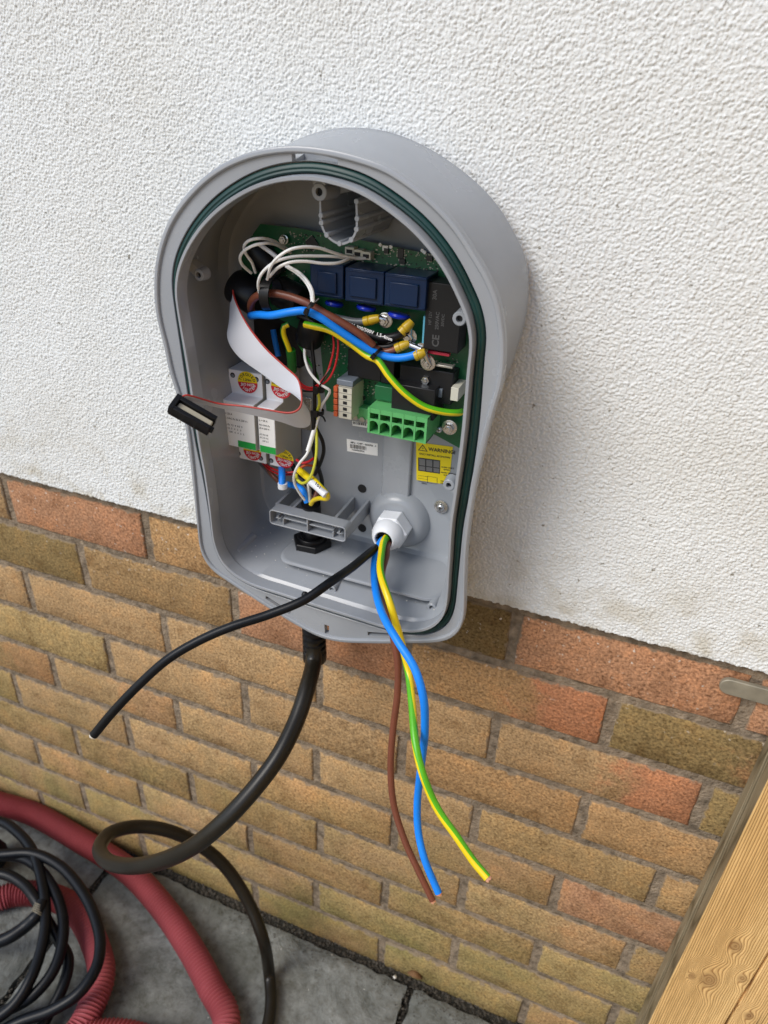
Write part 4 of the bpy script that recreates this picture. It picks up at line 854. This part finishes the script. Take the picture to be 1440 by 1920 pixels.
MB().lathe(at(529, 912, -66) + V(0, 1, 1), V(0, 0, 1), [(-3.6, 3.5), (-3, 4.6), (2, 4.6), (2.2, 3.6)], 20).build('ferrule', M['white'], charger)
wire('blue_wire', [(540,908,-46),(556,912,-54),(568,920,-58),(576,942,-60)], 3.0, M['blue'], n=12)
wire('brown_wire', [(600,905,-46),(596,920,-52),(588,940,-60)], 2.6, M['brown'], n=10)
wire('grey_wire', [(578,905,-52),(580,920,-56),(582,942,-60)], 2.2, M['smd'], n=10)
wire('earth_wire', [(563,880,-60),(575,890,-66),(590,900,-74),(604,915,-80),(614,926,-80),(613,935,-76),(600,934,-70),(588,938,-64),(583,945,-60)], 2.2, [M['gy_g'], M['gy_y']], n=12, split=.6, ph=.5)
wire('yellow_sleeve', [(559,880,-64),(570,890,-69),(582,899,-74)], 3.0, M['gy_y'], n=12)
ms = wire('marker_sleeve', [(580,901,-74),(596,914,-80),(611,928,-83)], 3.5, M['white'], n=14)
a0, a1 = at(592, 904, -83.5), at(606, 918, -86); ax = (a1 - a0).normalized(); text([('101', 5.0, a0 + V(0, -1.2, 0), ax, V(-ax.z, 0, ax.x), 'LEFT')], M['ink'], ms)
# charging lead's sheath rising through the floor gland
MB().tube([V(gx, gy, FZ + 2), V(gx + 1, -45, FZ + 25), at(583, 943, -52)], 9.4, 24).build('lead_sheath', M['black'], charger)
wire('red_wire', [(556,862,-56),(566,868,-58),(578,866,-56),(590,858,-50)], 1.3, M['wred'], n=8)
wire('brown_wire', [(498,872,-36),(508,888,-42),(520,900,-44),(530,915,-40)], 2.2, M['brown'], n=10)
wire('orange_wire', [(560,884,-58),(566,876,-60),(575,872,-56),(588,874,-50)], 1.3, M['orange'], n=8)
wire('grey_wire', [(478,858,-30),(494,876,-36),(512,896,-38),(536,915,-36)], 1.6, M['wgrey'], n=8)
wire('black_cable', [(548,870,-40),(556,890,-42),(572,905,-44),(590,925,-44)], 2.4, M['black'], n=8)
wire('blue_wire', [(512,618,-30),(516,640,-32),(522,668,-34)], 2.6, M['blue'], n=10)
MB().lathe(at(572, 1128, -106), V(0, 0, 1), [(0, 3.4), (7, 3.6), (10, 2.8), (11.4, 1)], 18).build('rubber_stop', M['black'], charger)
ds = MB()
for _ in range(60):
    c = V(random.uniform(185, 392), random.uniform(-95, -20), G + 50.6 + random.uniform(0, 2.6)); r_ = random.uniform(.25, .6); ds.lathe(c, V(0, 0, 1), [(0, r_), (r_, r_ * .4)], 5)
o = ds.build('drilling_dust', M['chipw'], charger); o['kind'] = 'stuff'
# ferrite cores and cable ties
def ferrite(u, v, y, r, h, ax):
    c = at(u, v, y); MB().lathe(c - ax * (h / 2), ax, [(0, r * .45), (0, r * .92), (h * .08, r), (h * .92, r), (h, r * .92), (h, r * .45)], 28, True, True).build('ferrite_core', M['black'], charger)
ferrite(462, 548, -48, 15, 26, V(.9, -.1, -.35).normalized()); ferrite(583, 622, -44, 12, 22, V(.35, -.2, .9).normalized()); ferrite(543, 555, -48, 13, 24, V(1, -.1, -.3).normalized())
ferrite(500, 490, -38, 11, 30, V(.7, .1, -.7).normalized())
# shiny black P-clip round the brown cable
m_ = MB(); cc = at(508, 552, -72); lp = []
for k in range(15):
    t = math.radians(-70 + k * 17); lp.append([cc + V(s_ * 4.2, -12.5 * math.cos(t) , 13.5 * math.sin(t)) for s_ in (-1, 1)] + [cc + V(s_ * 4.2, -11.3 * math.cos(t), 12.3 * math.sin(t)) for s_ in (1, -1)])
m_.loft(lp, True, True); m_.build('cable_clip', M['black'], charger)
def tie(u, v, y, r, ax, w=1.3):
    c = at(u, v, y); m_ = MB().lathe(c - ax * w, ax, [(0, r), (0, r + .9), (2 * w, r + .9), (2 * w, r)], 20, False, False); s_ = ax.orthogonal().normalized()
    m_.obox(c + V(0, -r - 1.2, 0), ax, V(0, 1, 0), ax.cross(V(0, 1, 0)).normalized(), w * 1.4, 1.4, 2.2); m_.build('cable_tie', M['black'], charger, bevel=.2)
tie(583, 580, -78, 6.6, V(.92, 0, -.38).normalized()); tie(706, 664, -60, 5.8, V(.8, 0, -.6).normalized()); tie(598, 728, -58, 4.4, V(.2, 0, 1).normalized(), 2.2); tie(597, 772, -58, 4.2, V(.1, 0, 1).normalized(), 2)
wire('tie_tail', [(585,575,-88),(592,566,-90),(598,560,-88)], .8, M['black'], n=6); wire('tie_tail', [(598,726,-62),(610,705,-60),(620,690,-56)], .7, M['black'], n=6); wire('tie_tail', [(568,733,-60),(585,734,-62),(598,731,-62)], .8, M['black'], n=6)
wire('tie_tail', [(596,775,-62),(606,782,-62),(610,790,-60)], .8, M['black'], n=6)

# ================================================================== flat ribbon cable with its plug
rib = thing('ribbon_cable', 'flat grey ribbon cable with red edge looping out to a loose black plug', 'ribbon cable', tuple(at(545, 745, -80)))
EA = [(447,520,-52),(437,545,-62),(447,577,-72),(468,615,-80),(500,655,-86),(535,688,-92),(558,710,-98),(565,735,-106),(565,758,-112),(556,770,-116),(538,774,-118),(505,769,-120),(460,762,-122),(412,757,-126),(385,750,-134),(362,743,-142),(347,741,-146),(338,748,-148)]
EB = [(440,525,-40),(433,560,-52),(430,600,-66),(427,635,-74),(447,668,-78),(490,700,-82),(527,727,-88),(556,744,-96),(578,770,-98),(580,796,-94),(560,801,-98),(525,790,-108),(480,779,-114),(412,764,-121),(385,758,-129),(360,753,-138),(348,752,-144),(342,756,-147)]
pa, pb = px(EA), px(EB); NS = 150
def resamp(P, n):
    Q = smooth(P, 1.0); idx = []
    # keep the correspondence of the control points
    out = []; k = len(P)
    seg = [smooth(P[max(0, i - 1):i + 3], .5) for i in range(0)]
    return Q
def cat(P, t):
    k = len(P) - 1; x = t * k; i = min(int(x), k - 1); f = x - i; p0, p1, p2, p3 = P[max(i - 1, 0)], P[i], P[i + 1], P[min(i + 2, k)]
    return .5 * ((2 * p1) + (p2 - p0) * f + (2 * p0 - 5 * p1 + 4 * p2 - p3) * f * f + (3 * p1 - p0 - 3 * p2 + p3) * f ** 3)
A_ = [cat(pa, i / NS) for i in range(NS + 1)]; B_ = [cat(pb, i / NS) for i in range(NS + 1)]
NW = 60; grid = []
for i in range(NS + 1):
    T = (A_[min(i + 1, NS)] - A_[max(i - 1, 0)]); wv = B_[i] - A_[i]; nn = T.cross(wv)
    nn = nn.normalized() if nn.length > 1e-6 else V(0, -1, 0)
    grid.append([A_[i] + wv * (j / NW) + nn * (.16 * abs(math.sin(math.pi * j / 3))) for j in range(NW + 1)])
m_ = MB(); m_.loft(grid, closed=False); 
for k_ in range(len(m_.m)):
    if k_ % NW < 2: m_.m[k_] = 1
ro = m_.build('ribbon', [M['ribbon'], M['redline']], rib); sm = ro.modifiers.new('thick', 'SOLIDIFY'); sm.thickness = .8 * S; sm.offset = 0
MB().tube(A_[::3], .75, 8, 2).build('red_edge', M['redline'], rib)
pc_ = at(362, 777, -150); e1 = (at(403, 800, -146) - at(322, 754, -154)).normalized(); e3 = (Vector(CAM) - pc_).normalized(); e3 = (e3 + V(.25, 0, 1.25)); e3 = (e3 - e1 * e3.dot(e1)).normalized(); e2 = e3.cross(e1)
m_ = MB()
m_.obox(pc_ - e3 * 4, e1, e2, e3, 17.5, 7.2, 2.5); m_.obox(pc_ + e2 * 5.3, e1, e2, e3, 17.5, 1.9, 4.5); m_.obox(pc_ - e2 * 5.3, e1, e2, e3, 17.5, 1.9, 4.5); m_.obox(pc_ - e1 * 16.3, e1, e2, e3, 2.0, 7.3, 4.8)
m_.obox(pc_ + e1 * 18.2 - e2 * 4, e1, e2, e3, 1.8, 1.6, 2.6)
plug = m_.build('plug', M['black'], rib, bevel=.4)
MB().obox(pc_ - e3 * .6 + e1 * 1.5, e1, e2, e3, 15, 2.9, 2.2).build('plug_insert', M['idc_pad'], plug, bevel=.9)
for k in (-.3, .3): MB().obox(pc_ - e2 * 7.25 + e1 * (k * 17.5), e1, e2, e3, .5, .2, 4.2).build('key_slot', M['hole'], plug, smooth_=False)

# ================================================================== supply cores and data cable
def strands(c, d, r, parent, m):
    d = d.normalized(); a = d.orthogonal().normalized(); b_ = d.cross(a); m_ = MB()
    for ring_, k in ((0, 1), (.36, 6), (.74, 12)):
        for i in range(k):
            t = 2 * math.pi * i / k; p = c + (a * math.cos(t) + b_ * math.sin(t)) * (r * ring_ * .85); m_.lathe(p - d, d, [(0, r * .19), (2.6 + random.uniform(0, 1.2), r * .19)], 8)
    return m_.build('copper_strands', m, parent)
def hanging(name, label, cat_, pts, r, m, split=None, twist=0, ph=0, group=None, n=20, tipm=None, turn=None):
    P = [at(*q) for q in pts]; P = [GC + V((P[0].x - GC.x), 6, (P[0].z - GC.z))] + P
    root = thing(name, label, cat_, tuple(P[1]), group)
    rp = np.random.default_rng(len(label)); P = P[:3] + [q + V(*(rp.uniform(-.7, .7, 3))) for q in P[3:-1]] + P[-1:]
    MB().tube(P, r, n, 2.5, split=split, twist=twist, ph=ph, turn=turn).build('sheath', m, root)
    strands(P[-1], P[-1] - P[-2], r, root, tipm or M['brass']); return root
hanging('brown_wire', 'brown core hanging furthest left and lowest from the white gland, bare copper tip', 'wire', [(726,1022,-58),(724,1042,-72),(716,1080,-94),(722,1130,-112),(736,1185,-118),(746,1240,-126),(745,1300,-134),(736,1370,-142),(733,1440,-150),(739,1510,-160),(760,1580,-172),(786,1635,-182),(811,1688,-190)], 3.2, M['brown'], group='supply cores hanging from the white gland')
hanging('earth_wire', 'green and yellow striped core hanging from the white gland, swinging out to the right', 'wire', [(720,1014,-60),(715,1040,-80),(715,1075,-104),(730,1130,-126),(752,1200,-134),(766,1260,-142),(773,1320,-166),(780,1390,-192),(793,1450,-206),(820,1515,-216),(855,1570,-224),(888,1615,-230),(914,1646,-236)], 3.3, [M['gy_g'], M['gy_y']], split=.5, n=24, turn=((0, .25, .42, .52, .6, .7, 1), (20, 90, 140, 195, 275, 345, 400)), group='supply cores hanging from the white gland')
hanging('blue_wire', 'bright blue core crossing over the earth core as it hangs from the white gland', 'wire', [(712,1020,-60),(703,1050,-78),(703,1100,-106),(718,1155,-140),(748,1205,-160),(776,1252,-172),(792,1305,-180),(797,1370,-180),(789,1440,-176),(783,1510,-176),(784,1560,-182),(796,1610,-192),(822,1674,-202)], 3.4, M['blue'], group='supply cores hanging from the white gland')
hanging('data_cable', 'thin black data cable sticking out of the white gland towards lower left', 'cable', [(711,1024,-60),(694,1036,-78),(660,1062,-112),(620,1092,-148),(570,1124,-168),(500,1153,-186),(430,1176,-202),(370,1203,-216),(315,1236,-230),(262,1284,-246),(215,1333,-260),(176,1378,-272)], 3.9, M['rubber'], tipm=M['chipw'], n=22)

# ================================================================== charging lead
lead = thing('charging_lead', 'thick black charging lead dropping from under the box and looping once above the paving', 'cable', (250, -60, G - 100))
LP = [V(gx - 1, gy, G - 30), V(247, -50, G - 62), V(252, -60, G - 88)]
def ydep(u, v, k):   # point of pixel (u,v) where 1 mm shows as k pixels
    d = RM @ np.array([(u - 720) / F, -(v - 960) / F, -1.0]); q = F / k; return V(*(np.array(CAM) + d * q))
LP += [ydep(576, 1290, 1.78), ydep(556, 1350, 1.82), ydep(524, 1415, 1.86), ydep(480, 1475, 1.88), ydep(425, 1535, 1.88), ydep(365, 1585, 1.84), ydep(300, 1615, 1.76), ydep(240, 1624, 1.66), ydep(198, 1612, 1.56), ydep(187, 1588, 1.49), ydep(207, 1562, 1.43), ydep(255, 1550, 1.38), ydep(310, 1556, 1.35), ydep(370, 1582, 1.31), ydep(422, 1625, 1.28), ydep(465, 1690, 1.27), ydep(493, 1760, 1.27)]
LP += [atz(505, 1830, 12), atz(508, 1880, 9.5), atz(500, 1930, 9), atz(470, 2000, 9), V(120, -330, 9), V(-40, -420, 9), V(-260, -420, 9)]
MB().tube(LP, 8.9, 24, 4).build('lead', M['lead'], lead)

# ================================================================== corrugated ducts
def duct(label, pts, R_, pitch=5.4):
    def rad(d): return R_ - 1.9 + 1.9 * math.cos(2 * math.pi * d / pitch)
    root = thing('corrugated_duct', label, 'duct', tuple(pts[0]), 'red corrugated ducts on the paving')
    MB().tube(pts, rad, 30, pitch / 6.0, even=True).build('duct', M['duct'], root, ang=80); return root
RD = 20.0
duct('red corrugated duct lying along the foot of the brick wall then bending towards the front', [V(-900, -30, 20), V(-640, -30, 20), V(-440, -32, 20), atz(60, 1525, 20), atz(150, 1575, 20), atz(240, 1632, 20), atz(300, 1695, 20), atz(352, 1770, 20), atz(395, 1850, 20), atz(425, 1925, 20), V(165, -330, 20), V(190, -560, 20)], RD)
duct('red corrugated duct curving behind the coiled black cable at the lower left', [V(-520, -200, 20), atz(-30, 1690, 20), atz(30, 1676, 20), atz(85, 1678, 20), atz(140, 1705, 20), atz(178, 1770, 20), atz(190, 1830, 20), atz(170, 1890, 20), atz(135, 1945, 20), V(-200, -430, 20), V(-330, -520, 20)], RD)
duct('short arch of red corrugated duct at the bottom edge, in front of the others', [V(-340, -480, 20), atz(70, 2010, 20), atz(130, 1952, 20), atz(190, 1940, 20), atz(250, 1945, 20), atz(310, 1980, 20), V(-30, -420, 20), V(-20, -560, 20)], RD)

# ================================================================== coiled black cable
coil = thing('coiled_cable', 'coil of black cable lying over the red duct at the lower left', 'cable', tuple(atz(60, 1700, 0)))
def zpt(u, v, z): return atz(u, v, z)
loops_ = [[(-60,1540,40),(0,1540,48),(30,1558,56),(58,1590,62),(76,1640,66),(85,1700,68),(82,1760,66),(60,1830,58),(30,1880,45),(-20,1920,30)],
          [(-80,1600,30),(0,1602,58),(60,1600,66),(110,1622,70),(150,1665,72),(178,1720,74),(188,1770,74),(180,1815,72),(150,1860,64),(100,1893,50),(40,1915,34),(-30,1950,16)],
          [(-60,1620,20),(-10,1606,40),(50,1612,56),(90,1650,62),(115,1705,62),(118,1760,60),(100,1820,52),(60,1868,40),(0,1900,24),(-60,1930,14)],
          [(-60,1650,60),(0,1638,64),(40,1655,66),(66,1685,66),(85,1720,58),(108,1760,48),(128,1800,38),(118,1850,30),(92,1900,20),(60,1960,12)]]
for q in loops_: MB().tube([zpt(*p) for p in q], 8.2, 20, 4).build('cable_turn', M['rubber'], coil)
MB().tube([zpt(*p) for p in [(80,1690,74),(72,1712,72),(50,1735,60),(20,1756,52),(-10,1768,44),(-60,1780,30)]], lambda d: 9.6 if d > 22 else 8.0, 20, 3).build('cable_end', M['rubber'], coil)
m_ = MB()
for k in range(5):
    p = zpt(76 - k * 1.6, 1698 + k * 3.4, 73); q = zpt(60, 1730, 66) - zpt(80, 1690, 74); m_.lathe(p, q.normalized(), [(0, 9.4), (.7, 10.0), (1.4, 9.4)], 20, False, False)
m_.build('wire_binding', M['galv'], coil)
blk = thing('black_plug_body', 'black moulded plug at the left edge between duct and coil', 'plug', tuple(atz(5, 1585, 0)))
MB().lathe(atz(-35, 1590, 30), V(1, -.2, 0).normalized(), [(0, 26), (30, 28), (42, 24), (50, 16), (52, 8)], 28).build('plug_body', M['rubber'], blk, bevel=1)

# ================================================================== timber and strap on the right
X0 = 697.0
kn = at(1330, 1838, -50); kn2 = at(1297, 1830, -50); kn3 = at(1392, 1835, -50); kn4 = at(1380, 1775, -50)
M['wood'] = timber('new_timber', (.30, .145, .045), (.84, .57, .25), (.26, .14, .055), [(kn.x, kn.z, 13), (kn2.x, kn2.z, 6), (kn3.x, kn3.z, 7), (kn4.x, kn4.z, 9)])
M['wood2'] = timber('new_timber', (.32, .15, .05), (.82, .55, .24), (.16, .07, .025), [(at(1405, 1905, -50).x, at(1405, 1905, -50).z, 7)])
post = thing('gate_post', 'pale new timber upright with knots and a weathered left edge, standing against the brick wall', 'timber post', (X0, -30, 0))
zt = G - 45
def lean(z): return 14.0 * (z - 0) / (G) - 6.0
def plank(name, xa, xb, y0, y1, z0, z1, mats, bev=1.2):
    m_ = MB(); rows = 24; lp = []
    for k in range(rows + 1):
        z = z0 + (z1 - z0) * k / rows; d = lean(z) + .5 * math.sin(z / 60.0) 
        lp.append([V(xa + d, y1, z), V(xa + d, y0 + bev, z), V(xa + d + bev, y0, z), V(xb + d - bev, y0, z), V(xb + d, y0 + bev, z), V(xb + d, y1, z)])
    m_.loft(lp, True, True)
    for k in range(rows):
        m_.m[k * 6] = 1 if len(mats) > 1 else 0
    return m_.build(name, mats, post, ang=25)
xc = at(1400, 1858, -50).x - lean(at(1400, 1858, -50).z)
plank('front_board', X0, xc - 1.0, -50, -31, 0, zt, [M['wood'], M['old_wood']])
plank('front_board', xc + 1.2, xc + 98, -50, -31, 0, zt, [M['wood2']])
plank('back_rail', X0 - 2, xc + 98, -25, -9, 0, zt, [M['old_wood']], .8)
st = thing('gate_strap', 'round-ended galvanised strap screwed flat on the top brick course at the right edge', 'metal strap', tuple(at(1350, 1286, -4)))
a = at(1368, 1288, -6); b_ = at(1440, 1311, -6); m_ = MB(); hw = 8.8; pts = []
for k in range(13):
    t = math.radians(90 + 15 * k); pts.append(V(a.x + hw * math.cos(t) , 0, a.z + hw * math.sin(t)))
pts += [V(a.x + 160, 0, a.z - hw), V(a.x + 160, 0, a.z + hw)]
m_.loft([[V(p.x, -2, p.z) for p in pts], [V(p.x, -7, p.z) for p in pts]], True, True); m_.build('strap', M['galv'], st, bevel=.8)

# ================================================================== small debris
m_ = MB(); k2 = MB()
def pebble(c, r, mb_):
    n = 6; q = [c + V(r * random.uniform(.6, 1.2) * math.cos(2 * math.pi * i / n), r * random.uniform(.6, 1.2) * math.sin(2 * math.pi * i / n), 0) for i in range(n)]
    mb_.add(q + [c + V(0, 0, r * random.uniform(.4, .8))], [(i, (i + 1) % n, n) for i in range(n)])
for _ in range(900): pebble(V(random.uniform(-300, 700), random.uniform(-15, 2), -16 + random.uniform(0, 2)), random.uniform(1, 3.4), m_)
for _ in range(700):
    x = random.uniform(60, 640); y = -17 - abs(random.gauss(0, 16)); pebble(V(x, y, -1.2), random.uniform(.4, 1.3), m_)
for xj in (-164, 388):
    for _ in range(260): pebble(V(xj + random.gauss(0, 2.6), random.uniform(-400, -15), -9 + random.uniform(-4, 5)), random.uniform(.8, 2.4), m_)
d = m_.build('grit', M['pebble'], smooth_=False); d['kind'] = 'stuff'
for _ in range(26): pebble(V(random.uniform(100, 640), random.uniform(-230, -20), -.6), random.uniform(.5, 1.1), k2)
d = k2.build('pale_specks', M['chipw'], smooth_=False); d['kind'] = 'stuff'
lc = atz(778, 1828, 3); m_ = MB(); n = 9
for i in range(n):
    t = i / (n - 1) - .5; w = 5.5 * math.cos(t * 3.0); m_.v += [(lc.x + t * 26, lc.y - w, lc.z + 3 * math.cos(t * 5)), (lc.x + t * 26, lc.y + w, lc.z + 5 * math.cos(t * 4))]
m_.f += [(2 * i, 2 * i + 2, 2 * i + 3, 2 * i + 1) for i in range(n - 1)]; m_.m += [0] * (n - 1)
lf = m_.build('dry_leaf', M['leaf']); sm = lf.modifiers.new('t', 'SOLIDIFY'); sm.thickness = .0004
tag(lf, 'curled brown dead leaf in the gap at the foot of the wall', 'leaf')
for nm, u, v, r, lab in (('mortar_crumb', 740, 1832, 3, 'white crumb of mortar on the slab edge beside the dead leaf'),):
    m_ = MB(); pebble(atz(u, v, -1), r, m_); tag(m_.build(nm, M['chipw'], smooth_=False), lab, 'crumb')
m_ = MB(); c = at(203, 1447, -3); m_.lathe(c, V(.3, -.4, 1).normalized(), [(-3, .6), (-1.5, 1.9), (1.5, 1.8), (3, .5)], 8)
tag(m_.build('paint_fleck', M['chipw']), 'white fleck stuck to the brick face left of the charging lead', 'fleck')

# ================================================================== fence added out of view on the right to bounce warm light
fence = thing('bounce_fence', 'unseen close-boarded timber fence added to bounce warm light from beyond the gate', 'fence', (1080, -1500, 0))
M['bounce_wood'] = mat('bounce_fence_board', (.58, .37, .16), .75, var=.25, vscale=12)
for k in range(26):
    y = -140 - k * 118; MB().box(1080 + (k % 2) * 12, 1096 + (k % 2) * 12, y - 116, y, 20, 1800).build('board', M['bounce_wood'], fence, smooth_=False)
print('SCENE BUILT', len(bpy.data.objects))
